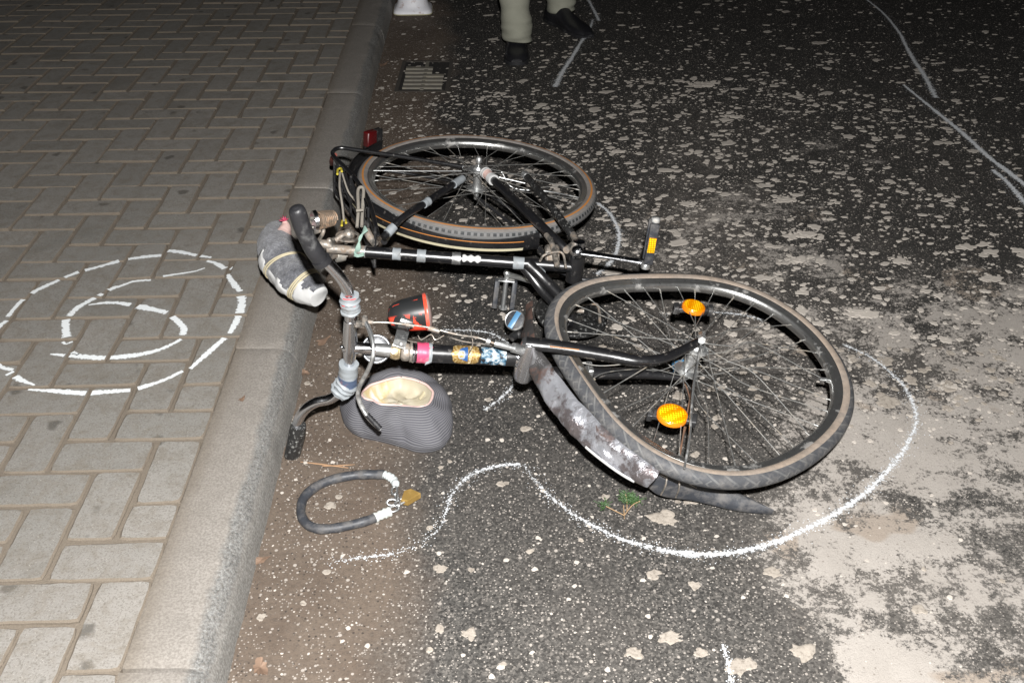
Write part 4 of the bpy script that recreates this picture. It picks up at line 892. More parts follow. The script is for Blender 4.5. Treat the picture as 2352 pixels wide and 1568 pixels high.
s = MB(); s.tube([gc+gn*.014+vd*(-.03), gc+gn*.014+vd*.06], .006, 10, 1); s.tube([G(1335, 700, .105), G(1372, 700, .10), G(1378, 740, .09)], .004, 8, 4); s.lathe(gc-gn*.012, gn, [(0, 0), (0, .078), (.003, .08), (.004, .0)], 36); s.build('chainring', M['old_steel'], bike)
s = MB(); s.tube([PR(1225, 600, -.055), PR(1330, 640, -.055), PR(1385, 640, -.055), PR(1392, 650, -.07), PR(1340, 668, -.06)], .0045, 8, 8)
s.tube([PR(1100, 432, -.055), PR(1200, 500, -.055), PR(1290, 585, -.055)], .0042, 8, 6); s.tube([PR(1080, 440, -.055), PR(1180, 520, -.055), PR(1270, 600, -.055)], .0042, 8, 6); s.build('chain', M['rubber'], bike)
s = MB(); s.lathe(PR(1100, 412, -.052), qr[1], [(-.004, 0), (-.004, .034), (-.001, .036), (.002, .034), (.004, .02)], 30); s.build('sprocket', M['old_steel'], bike)
s = MB(); s.tube([PR(1207, 402, .085), PR(1255, 460, .082), PR(1300, 520, .07), PR(1318, 545, .055)], [.0095, .0100, .0105, .0105], 14, 6); ks = s.build('kickstand', M['scuffed_black'], bike)
s = MB(); s.tube([PR(1205, 400, .0855), PR(1210, 406, .085)], .0108, 14, 1); s.build('kickstand_tip', M['alloy'], ks)
s = MB(); s.box(PR(1268, 585, .02), V((.018, 0, 0)), V((0, .02, 0)), V((0, 0, .02))); s.tube([PR(1255, 540, .05), PR(1268, 560, .05), PR(1280, 610, .03)], .007, 10, 5); s.tube([PR(1310, 530, .06), PR(1322, 555, .062), PR(1300, 575, .06)], .009, 10, 5); s.tube([PR(1240, 600, .03), PR(1252, 585, .05), PR(1290, 580, .05), PR(1300, 615, .03)], .003, 8, 6); s.build('stand_bracket', M['old_steel'], bike)
s = MB(); s.tube([PR(1152, 395, .02), PR(1180, 432, -.02), PR(1260, 440, -.02), PR(1334, 455, -.012)], .0022, 8, 6); s.tube([PR(1146, 407, .05), PR(1206, 421, .04)], .0022, 8, 1); s.tube([PR(858, 392, .02), PR(950, 393, .03), PR(1060, 393, .05)], .0017, 8, 4); s.build('brake_rod', M['alloy'], bike)

# ------------------------------------------------------------------ rack
s = MB()
s.tube([PR(1063, 383, .068), PR(930, 361, .066), PR(815, 344, .064), PR(783, 340, .064), PR(768, 345, .062), PR(766, 358, .056), PR(800, 392, .050), PR(830, 430, .048), PR(850, 470, .046), PR(868, 540, .03)], .0058, 12, 8)
s.tube([PR(1063, 420, -.066), PR(930, 398, -.066), PR(830, 385, -.064), PR(790, 384, -.064), PR(772, 392, -.062), PR(770, 410, -.058), PR(790, 440, -.05), PR(815, 480, -.046), PR(850, 560, -.03)], .0050, 12, 8)
rack = s.build('rack', M['black_paint'], bike)
s = MB(); nr = qr[1]; railp = [PR(x, y, .052) for x, y in ((768, 356), (786, 378), (806, 404), (828, 434), (846, 476), (862, 520))]
for i, p in enumerate(railp): s.rod(p, p-nr*.112, .0036)
for k in range(1, 5): s.tube([p-nr*.028*k for p in railp], .0046 if k == 4 else .0028, 8, 4)
for k in range(14):
    a_, b_ = rng.integers(0, 4), rng.integers(1, 5); p, q = railp[a_]-nr*.012, railp[b_]-nr*(.05+.06*rng.random())
    s.tube([p+nr*.006, (p+q)/2+V((rng.normal(), rng.normal(), rng.normal()))*.007, q], .0018+.0016*rng.random(), 6, 6)
s.build('rack_grid', M['black_plastic'], rack)
s = MB(); s.tube([PR(770, 356, .04), PR(764, 366, .0), PR(762, 376, -.055)], [.006, .009, .007], 8, 4); s.build('red_rag', simple('dull_red_cloth', (.16, .03, .02), .8), rack)
s = MB(); s.tube([G(781, 396, .345), G(780, 430, .33), G(786, 470, .30), G(790, 508, .26)], .0030, 8, 5); s.tube([G(784, 392, .34), G(800, 440, .30), G(820, 470, .26), G(822, 520, .22)], .0026, 8, 5); strap = s.build('luggage_strap', M['rope'], rack)
for x, y, z in ((780, 393, .35), (790, 511, .26)): s = MB(); s.tube([G(x-5, y+7, z), G(x-4, y-3, z), G(x+3, y-6, z), G(x+5, y+1, z)], .0032, 8, 4); s.build('strap_hook', M['yellow'], strap)
s = MB(); s.tube([G(820, 522, .30), G(823, 480, .33), G(822, 440, .35), G(828, 430, .355), G(835, 436, .35), G(833, 470, .33), G(831, 520, .30)], .0043, 10, 6); s.tube([G(818, 484, .34), G(834, 482, .34)], .004, 8, 1); s.build('cord_loop', M['rope'], rack)
s = MB(); s.tube([G(837, 456, .34), G(842, 500, .31)], .0028, 8, 1); s.build('rack_catch', M['chrome'], rack)

# ------------------------------------------------------------------ seat post and saddle
s = MB(); s.tube([PR(752, 570), PR(820, 576)], .0115, 18, 1); s.tube([PR(812, 575.5), PR(840, 578)], .0148, 18, 1); post = s.build('seat_post', M['old_steel'], bike)
s = MB(); s.tube([PR(838, 577.6), PR(841, 578)], .0152, 18, 1); s.build('post_collar', M['alloy'], post)
s = MB(); s.sphere(PR(801, 538, .03), .0145, 12); s.lathe(PR(799, 546, .02), qr[1], [(0, .026), (.002, .030), (.006, .030), (.006, .024)], 24); s.tube([PR(795, 556, .0), PR(790, 540, .03), PR(770, 552, .02)], .007, 8, 5); s.tube([PR(842, 530, .03), PR(850, 545, .02), PR(862, 560, .0)], .010, 8, 4)
s.build('seat_bolt', M['old_steel'], bike)
s = MB()
for k in range(7):
    u_ = k*2.4; s.tube([PR(838+k, 520+k*1.5, .05), PR(830-u_*.3, 545, .04), PR(818+u_*.6, 570, .016), PR(816+u_*.5, 584, -.006)], .0022, 6, 5)
for k in range(4): s.tube([PR(814, 578+k*3, .012), PR(822, 586+k, .008), PR(836, 580+k*2, .014)], .0024, 6, 4)
s.build('string_knot', M['teal'], post)
saddle = empty('saddle', bike); tag(saddle, 'saddle wrapped in grey fleece and white cloth')
def coil(p0, p1, r0, r1, turns, wr, m, name):
    p0, p1 = V(p0), V(p1); d = unit(p1-p0); u_ = unit(np.cross(d, [0, 0, 1])); v_ = np.cross(d, u_); n = turns*12
    pts = [p0+(p1-p0)*i/n+(u_*math.cos(2*math.pi*i/12)+v_*math.sin(2*math.pi*i/12))*(r0+(r1-r0)*(i/n)**1.6) for i in range(n+1)]
    s = MB(); s.tube(pts, wr, 6, 1); s.tube([p0, p1], min(r0, r1)*.78, 14, 1); return s.build(name, m, saddle)
coil(PR(727, 507, .075), PR(766, 500, .07), .0215, .0175, 9, .0019, M['spring'], 'spring')
coil(PR(771, 585, -.035), PR(794, 583, -.035), .0185, .015, 7, .0019, M['bright_spring'], 'spring')
s = MB(); s.tube([PR(719, 507, .075), PR(727, 506, .075)], [.0235, .0255], 22, 1); s.build('spring_cup', M['chrome'], saddle)
s = MB(); s.tube([PR(715, 500, .08), PR(712, 520, .07), PR(722, 522, .07)], .0045, 8, 5); s.tube([PR(705, 520, .06), PR(715, 535, .05), PR(735, 530, .05)], .005, 8, 5); s.tube([PR(727, 560, .0), PR(742, 535, .04), PR(742, 520, .05)], .005, 8, 5); s.tube([PR(735, 560, .01), PR(752, 562, .01), PR(766, 570, .0)], .0115, 10, 4)
s.sphere(PR(757, 553, .02), .008, 8); s.tube([PR(742, 585, -.01), PR(756, 590, -.02), PR(770, 586, -.03)], .0085, 10, 4); s.tube([PR(752, 600, -.02), PR(745, 610, -.03)], .0085, 8, 1); s.tube([PR(752, 556, .015), PR(768, 549, .015)], .006, 8, 1); s.build('saddle_frame', M['old_steel'], saddle)
# the wrapped body: a soft bolster, grey above, white cloth showing on the far flank
ax0 = [G(x, y, z) for x, y, z in ((640, 522, .255), (634, 548, .25), (640, 580, .24), (656, 612, .23), (680, 640, .225), (708, 662, .22), (732, 682, .215))]
rad = [.024, .044, .052, .052, .047, .041, .026]
P_, Rr = curve(ax0, rad, 8); n = len(P_); T = np.gradient(P_, axis=0); T /= np.linalg.norm(T, axis=1)[:, None]
vs_, fs, fm, K = [], [], [], 40
for i in range(n):
    vw = unit(CAM-P_[i]); sd = unit(np.cross(T[i], vw)); up = np.cross(sd, T[i])
    for k in range(K):
        a_ = 2*math.pi*k/K; p = P_[i]+Rr[i]*(math.cos(a_)*up*.8+math.sin(a_)*sd)
        q = Vector(p*28); p = p+(p-P_[i])*(.13*noise.noise(q)+.07*noise.noise(q*2.7)); 
        tt = i/n
        for tb in (.48, .74): p = p-(p-P_[i])*.10*math.exp(-((tt-tb)/.02)**2)
        vs_.append(p)
for i in range(n-1):
    for k in range(K):
        q = (k+1) % K; fs.append((i*K+k, i*K+q, (i+1)*K+q, (i+1)*K+k)); a_ = (k+.5)/K*2*math.pi; a_ = -(a_-2*math.pi if a_ > math.pi else a_)
        t = i/(n-1); th = -.80+.12*math.sin(t*23)+.1*math.sin(t*61)
        white = a_ < th and a_ > -2.9 and t > .34
        if t > .80: white = a_ < -.1+.25*math.sin(t*70) and a_ > -2.9
        if t > .95: white = a_ < .0
        fm.append(1 if white else 0)
fs.append(tuple(range(K))[::-1]); fm.append(0); fs.append(tuple((n-1)*K+k for k in range(K))); fm.append(1)
side_sign = 1
F0 = [f for f, q in zip(fs, fm) if q == 0]; F1 = [f for f, q in zip(fs, fm) if q == 1]
def used(F):
    ids = sorted({i for f in F for i in f}); mp = {o: i for i, o in enumerate(ids)}; return [vs_[i] for i in ids], [tuple(mp[i] for i in f) for f in F], ids
v0, f0, _ = used(F0); obj('fleece_cover', v0, f0, M['fleece'], saddle)
v1, f1, ids = used(F1); v1 = [p+(p-P_[min(i//K, n-1)])*.03 for p, i in zip(v1, ids)]; o = obj('white_cloth', v1, f1, M['white_cloth'], saddle)
sm = o.modifiers.new('thickness', 'SOLIDIFY'); sm.thickness = .003
for tb, tilt in ((.48, .016), (.50, .014), (.74, .014), (.765, .012), (.79, .012)):
    i = int(tb*n); vw = unit(CAM-P_[i]); sd = unit(np.cross(T[i], vw)); up = np.cross(sd, T[i])
    s = MB(); s.tube([P_[i]+Rr[i]*1.02*(math.cos(a_)*up*.80+math.sin(a_)*sd)+T[i]*tilt*math.cos(a_+.6) for a_ in np.linspace(0, 2*math.pi, 22)[:-1]], .0022, 8, 2, closed=True); s.build('elastic_band', M['elastic'], saddle)
s = MB(); s.tube([G(652, 536, .27), G(656, 520, .28), G(654, 508, .29)], [.020, .013, .006], 12, 5); s.build('tied_end', M['pinkcloth'], saddle)
s = MB()
for dx, dy in ((-10, -8), (-4, -13), (3, -12), (8, -6), (-13, -2)): s.tube([G(654, 508, .29), G(654+dx*.6, 508+dy*.6, .30), G(654+dx, 508+dy, .297)], [.003, .004, .002], 6, 3, flat=.4)
s.build('pink_ribbon', M['pink'], saddle)
# dynamo by the fork
dy = empty('dynamo', bike); dc = G(1182, 735, .175); dn = unit(V((-.35, -.62, .70)))
s = MB(); s.lathe(dc-dn*.02, dn, [(-.05, 0), (-.05, .012), (-.03, .017), (.0, .019), (.012, .0195)], 24); s.tube([G(1175, 775, .12), G(1190, 768, .12), G(1215, 775, .12)], .010, 10, 5); s.build('dynamo_body', M['black_plastic'], dy)
s = MB(); s.lathe(dc, dn, [(-.008, .0240), (-.004, .0252), (.0, .0252), (.002, .0235), (.0015, .022)], 36); s.build('dynamo_rim', M['alloy'], dy)
s = MB(); s.lathe(dc, dn, [(-.001, .0225), (.0005, .02), (.0012, 0)], 32); s.build('dynamo_cap', M['grey_rubber'], dy)
u_ = unit(np.cross(dn, [1, .0, .15])); v_ = np.cross(dn, u_); d1 = unit(ray(1195, 715)-ray(1170, 758)); d1 = unit(d1-dn*np.dot(d1, dn)); d2 = np.cross(dn, d1)
s = MB(); s.box(dc+dn*.0022, d1*.0215, d2*.0065, dn*.0008); s.build('blue_stripe', M['skyblue'], dy)

# ------------------------------------------------------------------ flat cap
def k8(L): return [(671.2+x*.1712, 805.4+y*.1712) for x, y in L]
outer = k8([(640, 700), (655, 850), (700, 1000), (850, 1080), (1130, 1140), (1400, 1210), (1650, 1290), (1850, 1310), (2050, 1250), (2140, 1130), (2160, 850), (2080, 600), (1900, 410), (1700, 290), (1450, 240), (1300, 260), (1000, 420), (800, 580), (690, 640)])
opening = k8([(910, 560), (1040, 450), (1300, 370), (1450, 340), (1650, 380), (1800, 440), (1900, 540), (1880, 640), (1830, 730), (1700, 755), (1400, 725), (1150, 710), (1050, 640), (960, 650)])
capc = G(925, 935, .05)
def polar(poly, zf, cx, nA):
    pts = []
    for x, y in poly: pts.append(G(x, y, zf(y)))
    pts = np.array(pts); d = pts-cx; th = np.arctan2(d[:, 1], d[:, 0]); o = np.argsort(th); th = th[o]; pts = pts[o]
    th3 = np.r_[th-2*math.pi, th, th+2*math.pi]; p3 = np.vstack([pts]*3); out = []
    for i in range(nA):
        t = -math.pi+2*math.pi*i/nA
        q = sum(np.array([np.interp(t+dt, th3, p3[:, k]) for k in range(3)]) for dt in (-.09, -.045, 0, .045, .09))/5; out.append(q)
    return np.array(out)
nA = 96
O_ = polar(outer, lambda y: .022+.05*max(0, min(1, (960-y)/110)), capc, nA); cen2 = G(912, 900, .085); I_ = polar(opening, lambda y: .088, cen2, nA)
# align angles of the opening ring around the cap centre
rings = []
base_c = O_.mean(0)
def lerp(t, z=None, bul=0):
    p = O_*(1-t)+I_*t
    if bul: p = p+np.array([unit((q-base_c)*np.array([1, 1, 0]))*bul for q in O_])+np.array([0, 0, bul*.8])
    return p
r0 = O_.copy(); r0 = base_c+(O_-base_c)*.93; r0[:, 2] = .001; r1 = base_c+(O_-base_c)*.985; r1[:, 2] = np.minimum(O_[:, 2], .016)
rings = [r0, r1, O_]+[lerp(t, bul=.012*math.sin(math.pi*t)**.8) for t in np.linspace(.1, .9, 9)]+[I_, I_+np.array([0, 0, .0015])]
vs_, uv, fs = [], [], []
for ri, rg2 in enumerate(rings):
    for k in range(nA+1):
        p = rg2[k % nA]; q = Vector(p*24); w_ = .0065 if 2 < ri < len(rings)-2 else .0012; cr = sum(math.exp(-((((k-k0+48) % 96)-48)/1.3)**2) for k0 in (9, 25, 37, 58, 71, 88)); p = p-(unit((p-base_c)*np.array([1, 1, 0])+1e-9))*.0042*cr*(1 if 1 < ri < len(rings)-1 else 0)
        vs_.append(p+np.array([noise.noise(q), noise.noise(q+Vector((7, 0, 0))), noise.noise(q+Vector((0, 7, 0)))])*w_); uv.append((k/nA*10, ri/(len(rings)-1)))
for ri in range(len(rings)-1):
    for k in range(nA): q = ri*(nA+1)+k; fs.append((q, q+1, q+nA+2, q+nA+1))
cap = obj('flat_cap', vs_, fs, M['corduroy'], uv=uv); tag(cap, 'grey ribbed flat cap lying upside down with cream lining', 'cap')
ic = I_.mean(0); vs_, fs, uv = [], [], []; LR = [(1.0, 0), (.975, -.006), (.93, -.018), (.82, -.030), (.66, -.036), (.48, -.036), (.3, -.034), (.14, -.033), (.02, -.033)]
for ri, (k_, dz) in enumerate(LR):
    for k in range(nA):
        p = ic+(I_[k]-ic)*k_+np.array([0, 0, dz]); q = Vector(p*30)
        if ri > 1: p = p+np.array([0, 0, .012*noise.noise(q*.7)+.014*abs(noise.noise(q*1.2))])
        vs_.append(p)
for ri in range(len(LR)-1):
    for k in range(nA): q = (k+1) % nA; fs.append((ri*nA+k, ri*nA+q, (ri+1)*nA+q, (ri+1)*nA+k))
obj('lining', vs_, fs, M['lining'], cap)
s = MB(); s.tube([ic+(p-ic)*.985+np.array([0, 0, -.0015]) for p in I_[::3]], .0030, 8, 3, closed=True); s.build('sweatband', M['pinkcloth'], cap)
s = MB(); s.strip([G(960, 915, .064), G(975, 893, .068), G(980, 872, .078)], [G(966, 918, .064), G(982, 897, .068), G(984, 874, .078)], .002, [V((0, 0, 1))]*3, 3); s.build('label_tab', M['elastic'], cap)

# ------------------------------------------------------------------ chain lock
def k7(L): return [(637.6+x*.157, 1040.3+y*.157) for x, y in L]
sl = k7([(1560, 312), (1430, 312), (1300, 312), (1100, 325), (850, 372), (650, 442), (490, 540), (375, 670), (340, 830), (365, 950), (450, 1050), (600, 1105), (800, 1100), (1000, 1065), (1250, 1005), (1425, 945)])
lock = empty('chain_lock'); tag(lock, 'chain in a black rubber sleeve closed by a brass padlock', 'lock')
P_, _ = curve([G(x, y, .011) for x, y in sl], 0, 8)
s = MB(); s.tube(P_, [.0099+.0011*noise.noise(Vector(P_[i]*55)) for i in range(len(P_))], 18, 1); s.build('sleeve', M['grey_rubber'], lock)
def wrap2(pts, r, m, name):
    P2, _ = curve(pts, 0, 6); s = MB(); s.tube(P2, [r+.0012*math.sin(i*1.7)+.0007*rng.normal() for i in range(len(P2))], 16, 1); return s.build(name, m, lock)
wrap2([G(x, y, .0115) for x, y in k7([(1555, 312), (1640, 345), (1705, 400), (1735, 470)])], .0082, simple('dusty_tape', (.42, .45, .45), .6, 0, .25, bump=.6, bs=160), 'silver_tape')
wrap2([G(x, y, .0115) for x, y in k7([(1420, 948), (1530, 895), (1650, 850)])], .0100, simple('dusty_tape_light', (.5, .52, .49), .6, 0, .2, bump=.6, bs=160), 'silver_tape')
def link(cx, cy, ang_, z, tilt, L=.012, W_=.0065):
    c_ = G(cx, cy, z); d = V((math.cos(ang_), math.sin(ang_), 0)); e = V((-math.sin(ang_)*math.cos(tilt), math.cos(ang_)*math.cos(tilt), math.sin(tilt)))
    s = MB(); s.tube([c_+d*L*math.cos(t)+e*W_*math.sin(t)*(1 if abs(math.cos(t)) < .9 else 1) for t in np.linspace(0, 2*math.pi, 17)[:-1]], .0024, 8, 3, closed=True); s.build('link', M['alloy'], lock)
link(906, 1126, -1.5, .010, .3); link(911, 1141, -1.3, .011, 1.2); link(900, 1153, .1, .010, .6, .010); link(905, 1168, .5, .009, .2, .012); link(914, 1155, -1.4, .012, .8, .011)
pl = k7([(1850, 540), (1950, 508), (2092, 585), (2085, 650), (1905, 732), (1800, 690)])
top = [G(x, y, .020) for x, y in pl[:3]]+[G(*pl[3], .018), G(*pl[4], .018), G(*pl[5], .019)]
quad = [G(928, 1126, .021), G(944, 1121, .021), G(966, 1131, .021), G(936, 1149, .021), G(921, 1146, .021)]
cq = sum(quad)/5; vs_ = []; 
for z, k_ in ((.006, .97), (.008, 1), (.019, 1), (.021, .95)): vs_ += [np.array([*(cq+(p-cq)*k_)[:2], z]) for p in quad]
fs = [(l*5+k, l*5+(k+1) % 5, (l+1)*5+(k+1) % 5, (l+1)*5+k) for l in range(3) for k in range(5)]+[tuple(15+k for k in range(5)), tuple(range(5))[::-1]]
fs = [f[::-1] for f in fs]
pad = obj('padlock', vs_, fs, M['padlock'], lock, smooth=False)
s = MB(); s.tube([G(934, 1149, .014), G(920, 1157, .013), G(911, 1160, .012), G(908, 1155, .012), G(914, 1149, .013), G(924, 1144, .014)], .0030, 10, 5); s.build('shackle', M['alloy'], pad)

# ------------------------------------------------------------------ drain grate
gp = G(976, 176); gt = empty('drain_grate'); tag(gt, 'rusty slotted drain grate set in the gutter', 'drain'); gt.location = tuple(gp)
s = MB(); s.box((0, 0, .0012), (.112, 0, 0), (0, .19, 0), (0, 0, .001)); s.build('pit_shade_plate', M['pit_shade_plate'], gt, smooth=False)  # flat dark plate on the road, painted shade instead of a real hole
s = MB()
for sx in (-1, 1): s.box((sx*.107, 0, .004), (.008, 0, 0), (0, .205, 0), (0, 0, .0012))
for sy in (-1, 1): s.box((0, sy*.198, .004), (.0985, 0, 0), (0, .008, 0), (0, 0, .0011))
s.build('grate_frame', M['frame_mud'], gt, smooth=False)
for k in range(6):
    y_ = -.160+k*.050; x_ = .0 if k < 4 else -.03; s = MB(); s.box((x_, y_, .0062), (.084+x_*.8, 0, 0), (0, .0135, 0), (0, 0, .004)); s.build('slat', M['castiron'], gt, smooth=False)
s = MB(); s.box((0.0, 0, .0045), (.008, 0, 0), (0, .19, 0), (0, 0, .0028)); s.build('rib', M['castiron'], gt, smooth=False)

# ------------------------------------------------------------------ small cone
cn = empty('traffic_cone'); tag(cn, 'small pale plastic cone standing in the gutter at the top', 'cone'); cpx = G(949, 24); cn.location = tuple(cpx)
def sq(r, z, rnd=.2): return [(r*(math.copysign(abs(math.cos(t))**rnd, math.cos(t))), r*(math.copysign(abs(math.sin(t))**rnd, math.sin(t))), z) for t in np.linspace(0, 2*math.pi, 49)[:-1]]
lv = [sq(.100, 0, .35), sq(.102, .004, .35), sq(.098, .016, .35), sq(.090, .024, .4), sq(.084, .032, .75), sq(.078, .05, .95), sq(.070, .10, 1), sq(.052, .22, 1), sq(.036, .34, 1), sq(.025, .42, 1), sq(.02, .427, 1), sq(.001, .428, 1)]
vs_ = [p for l_ in lv for p in l_]; fs = [(i*48+k, i*48+(k+1) % 48, (i+1)*48+(k+1) % 48, (i+1)*48+k) for i in range(len(lv)-1) for k in range(48)]
cb = obj('cone_body', vs_, fs, M['cone'], cn)
s = MB(); s.tube([V(p)+V((0, 0, .003)) for p in sq(.1005, 0, .35)], .0032, 6, 1, closed=True); s.build('base_edge', M['cone_edge'], cn); cn.rotation_euler = (0, 0, .06)

# ------------------------------------------------------------------ person standing at the top
f1 = G(1187, 150); f2 = G(1335, 80); h2 = G(1268, 42); 
heel1 = f1+V((0, .24, 0)); toe1 = f1
an1 = V((f1[0], f1[1]+.20, .09)); an2 = V((G(1264, 44)[0]+.035, G(1264, 44)[1]-.035, .09))
kn1 = an1+V((-.045, .03, .42)); kn2 = an2+V((-.02, .06, .40)); hip1 = V((an1[0]-.02, an1[1]+.22, .93)); hip2 = V((an1[0]+.19, an1[1]+.24, .93)); pel = (hip1+hip2)/2+V((0, 0, .04))
ch_ = pel+V((.02, .02, .36)); nk = ch_+V((0, -.01, .17)); hd = nk+V((0, -.03, .13)); tp = hd+V((0, 0, .11))
JT = dict(pel=(pel, .12), hip1=(hip1, .085), kn1=(kn1, .055), an1=(an1, .03), to1=(V((toe1[0], toe1[1]+.13, .045)), .018), hip2=(hip2, .085), kn2=(kn2, .055), an2=(an2, .03), to2=(V((.5*G(1264, 44)[0]+.5*f2[0], .5*G(1264, 44)[1]+.5*f2[1], .045)), .018),
          ch=(ch_, .14), nk=(nk, .055), hd=(hd, .085), tp=(tp, .07))
for sg, nm in ((-1, 'l'), (1, 'r')):
    sh = ch_+V((sg*.19, 0, .08)); el = sh+V((sg*.06, .02, -.30)); wr = el+V((sg*.01, -.07, -.25)); pm_ = wr+V((0, -.02, -.08))
    JT.update({'sh'+nm: (sh, .055), 'el'+nm: (el, .042), 'wr'+nm: (wr, .028), 'pm'+nm: (pm_, .026)})
    for q in range(4): JT[f'f{q}{nm}'] = (pm_+V((0, -.03+.018*q, -.085+.006*abs(q-1))), .008)
    JT[f'th{nm}'] = (wr+V((-sg*.01, -.06, -.075)), .009)
ED = [('pel', 'hip1'), ('hip1', 'kn1'), ('kn1', 'an1'), ('an1', 'to1'), ('pel', 'hip2'), ('hip2', 'kn2'), ('kn2', 'an2'), ('an2', 'to2'), ('pel', 'ch'), ('ch', 'nk'), ('nk', 'hd'), ('hd', 'tp')]
for nm in 'lr': ED += [('ch', 'sh'+nm), ('sh'+nm, 'el'+nm), ('el'+nm, 'wr'+nm), ('wr'+nm, 'pm'+nm), ('wr'+nm, 'th'+nm)]+[('pm'+nm, f'f{q}{nm}') for q in range(4)]
def skinned(name, keys, edges, grow, m, parent, root):
    me = bpy.data.meshes.new(name); ix = {k: i for i, k in enumerate(keys)}
    me.from_pydata([tuple(JT[k][0]) for k in keys], [(ix[p], ix[q]) for p, q in edges if p in ix and q in ix], []); o = bpy.data.objects.new(name, me); C.objects.link(o); me.materials.append(m)
    if parent: o.parent = parent
    md = o.modifiers.new('skin', 'SKIN'); 
    for k, i in ix.items():
        sv = me.skin_vertices[0].data[i]; r = JT[k][1]+grow; sv.radius = (r, r); sv.use_root = (k == root)
    ss = o.modifiers.new('sub', 'SUBSURF'); ss.levels = 2; ss.render_levels = 2; md.use_smooth_shade = True; return o
person = skinned('person', list(JT), ED, 0, M['skin'], None, 'pel'); tag(person, 'person in olive trousers and black shoes at the top edge', 'person')
skinned('jacket', ['pel', 'ch', 'shl', 'ell', 'wrl', 'shr', 'elr', 'wrr'], ED, .022, M['jacket'], person, 'ch')
hm = MB(); hm.sphere(hd+V((0, .02, .035)), .105, 12, (1, 1.05, 1)); hm.build('hair', M['hair'], person)
def leg(pts, name):
    P_, Rr = curve([p for p, r in pts], [r for p, r in pts], 12); n = len(P_); vs_, fs, K = [], [], 40; T = np.gradient(P_, axis=0)
    for i in range(n):
        t_ = unit(T[i]); u_ = unit(V((1, 0, 0))-t_*t_[0]); v_ = np.cross(t_, u_)
        for k in range(K):
            a_ = 2*math.pi*k/K; p = P_[i]+Rr[i]*(math.cos(a_)*u_+math.sin(a_)*v_*1.1); q = Vector((p[0]*8, p[1]*8, p[2]*22)); low = max(0, 1-i/(n*.4))
            p = p+(p-P_[i])*(.10*noise.noise(q)+.17*low*noise.noise(Vector((p[0]*11, p[1]*11, p[2]*38)))+.05*abs(noise.noise(Vector((p[0]*9, p[1]*9, p[2]*16))))); vs_.append(p)
    fs = [(i*K+k, i*K+(k+1) % K, (i+1)*K+(k+1) % K, (i+1)*K+k) for i in range(n-1) for k in range(K)]
    o = obj(name, vs_, fs, M['trouser'], person); so = o.modifiers.new('t', 'SOLIDIFY'); so.thickness = .003; return o
leg([(an1+V((.0, -.035, -.025)), .066), (an1+V((.002, -.03, .03)), .072), (an1+V((-.006, -.02, .09)), .066), (an1+V((-.016, .0, .22)), .070), (kn1, .078), ((kn1+hip1)/2, .095), (hip1+V((.03, 0, .02)), .125)], 'trouser_leg')
leg([(an2+V((.02, -.02, -.03)), .070), (an2+V((.012, -.015, .06)), .072), (an2+V((.005, .02, .2)), .072), (kn2, .078), ((kn2+hip2)/2, .095), (hip2+V((-.03, 0, .02)), .125)], 'trouser_leg')
def shoe(heel, toe, wdt=.05):
    heel, toe = V(heel), V(toe); d = toe-heel; L = np.linalg.norm(d); d /= L; sd = V((d[1], -d[0], 0))*wdt/.05; s = MB(); n, K = 18, 20
    prof_ = [(0, .034, .080), (.08, .043, .115), (.2, .047, .125), (.35, .039, .098), (.5, .043, .075), (.65, .049, .058), (.8, .050, .050), (.92, .042, .042), (1.0, .022, .028)]
    vs_ = []; T_ = [p[0] for p in prof_]
    for i in range(n+1):
        t = i/n; w_ = np.interp(t, T_, [p[1] for p in prof_]); h_ = np.interp(t, T_, [p[2] for p in prof_])
        for k in range(K):
            a_ = math.pi*k/(K-1); vs_.append(heel+d*L*t+sd*w_*math.cos(a_)+V((0, 0, .014+(h_-.014)*math.sin(a_)**.7)))
    fs = [(i*K+k, i*K+k+1, (i+1)*K+k+1, (i+1)*K+k) for i in range(n) for k in range(K-1)]+[tuple(range(K)), tuple(n*K+k for k in range(K))[::-1]]
    o = obj('shoe', vs_, fs, M['leather'], person)
    ol = [];
    for t in np.linspace(0, 1, 14): ol.append((t, np.interp(t, T_, [p[1] for p in prof_])+.004))
    ring = [heel+d*(L+.008)*t+sd*w_ for t, w_ in ol]+[heel+d*(L+.008)*t-sd*w_ for t, w_ in ol[::-1]]; m_ = len(ring)
    vv = [V((p[0], p[1], .001)) for p in ring]+[V((p[0], p[1], .016)) for p in ring]
    obj('sole', vv, [(k, (k+1) % m_, m_+(k+1) % m_, m_+k) for k in range(m_)]+[tuple(m_+k for k in range(m_)), tuple(range(m_))[::-1]], M['rubber'], o)
shoe(V((f1[0], f1[1]+.27, 0)), V((f1[0]-.0, f1[1], 0)), .055)
shoe(V((G(1264, 44)[0], G(1264, 44)[1], 0)), V((G(1350, 88)[0], G(1350, 88)[1], 0)), .056)

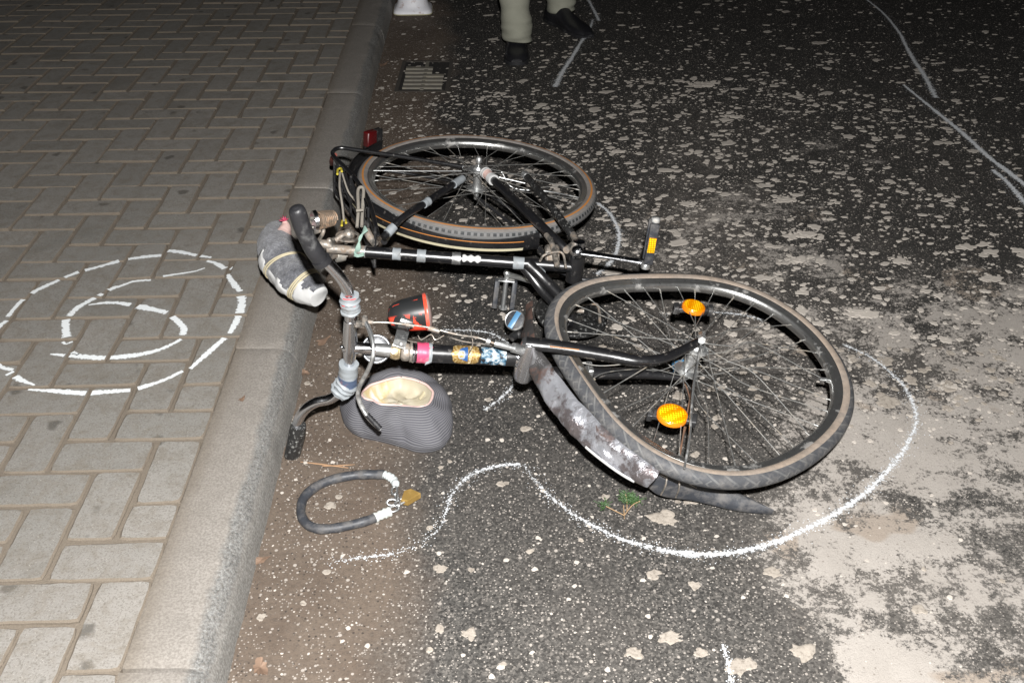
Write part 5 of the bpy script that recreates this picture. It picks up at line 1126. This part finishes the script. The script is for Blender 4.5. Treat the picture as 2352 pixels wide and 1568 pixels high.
# ------------------------------------------------------------------ litter
sg_ = empty('sprig'); tag(sg_, 'green needled sprig on the asphalt under the mud flap', 'sprig'); s = MB()
br = [((1434, 1183), (1432, 1160)), ((1434, 1183), (1452, 1160), (1470, 1150)), ((1434, 1183), (1412, 1172), (1392, 1162)), ((1440, 1172), (1440, 1150), (1437, 1135)), ((1434, 1183), (1434, 1190))]
for q in br: s.tube([G(*p, .006+.004*i) for i, p in enumerate(q)], .0011, 6, 4)
s.build('stem', M['twig'], sg_); s = MB()
for cx, cy, dx, dy_, n in ((1437, 1138, 3, -12, 60), (1450, 1145, 18, -6, 70), (1462, 1150, 14, 3, 60), (1388, 1160, -6, 2, 40), (1441, 1150, 6, -6, 40)):
    for _ in range(n):
        p = G(cx+rng.normal()*7, cy+rng.normal()*4.5, .006+abs(rng.normal())*.006); q = p+V((rng.normal(), rng.normal(), abs(rng.normal())*.5))*.0052; s.tube([p, q], .00065, 4, 1, cap=False)
s.build('needles', M['needle'], sg_)
def leaf(x, y, z, sz, rot, label, m='leaf', curl=.3):
    c_ = G(x, y, z); vs_ = [(0, 0, .002)]; n = 22
    for k in range(n):
        a_ = 2*math.pi*k/n; r = sz*(.62+.25*abs(math.cos(1.5*a_)))*(.75+.5*random.random()); vs_.append((r*1.15*math.cos(a_), r*.62*math.sin(a_), .002+curl*sz*(.5+.5*math.cos(2*a_+1))*(.7+.5*random.random())))
    o = obj('leaf', vs_, [(0, k+1, (k+1) % n+1) for k in range(n)], M[m], smooth=False); o.location = tuple(c_); o.rotation_euler = (0, 0, rot); so = o.modifiers.new('t', 'SOLIDIFY'); so.thickness = .0006
    tag(o, label, 'leaf', 'dead leaves along the kerb')
leaf(600, 1287, .002, .018, .4, 'curled pale brown leaf against the kerb foot'); leaf(598, 1533, .002, .024, 2, 'brown leaf at the bottom end of the gutter'); leaf(556, 918, ZP+.003, .011, 1.2, 'small rust coloured leaf scrap on the kerb top')
leaf(742, 785, .002, .022, .9, 'crumpled brown leaf beside the handlebar stem'); leaf(880, 150, .002, .03, .9, 'orange brown leaf on the gutter by the drain'); leaf(700, 858, .002, .016, 2.2, 'buff leaf scrap between kerb and taped handlebar')
s = MB(); s.tube([G(690, 1060, .003), G(740, 1066, .004), G(800, 1074, .003)], [.0008, .0022, .0012], 5, 4, flat=.4); s.tube([G(740, 1070, .004), G(790, 1068, .004), G(815, 1066, .003)], [.0014, .0018, .0006], 5, 4, flat=.4); tag(s.build('straw', M['straw']), 'split tan straw on the ground above the chain lock', 'straw')
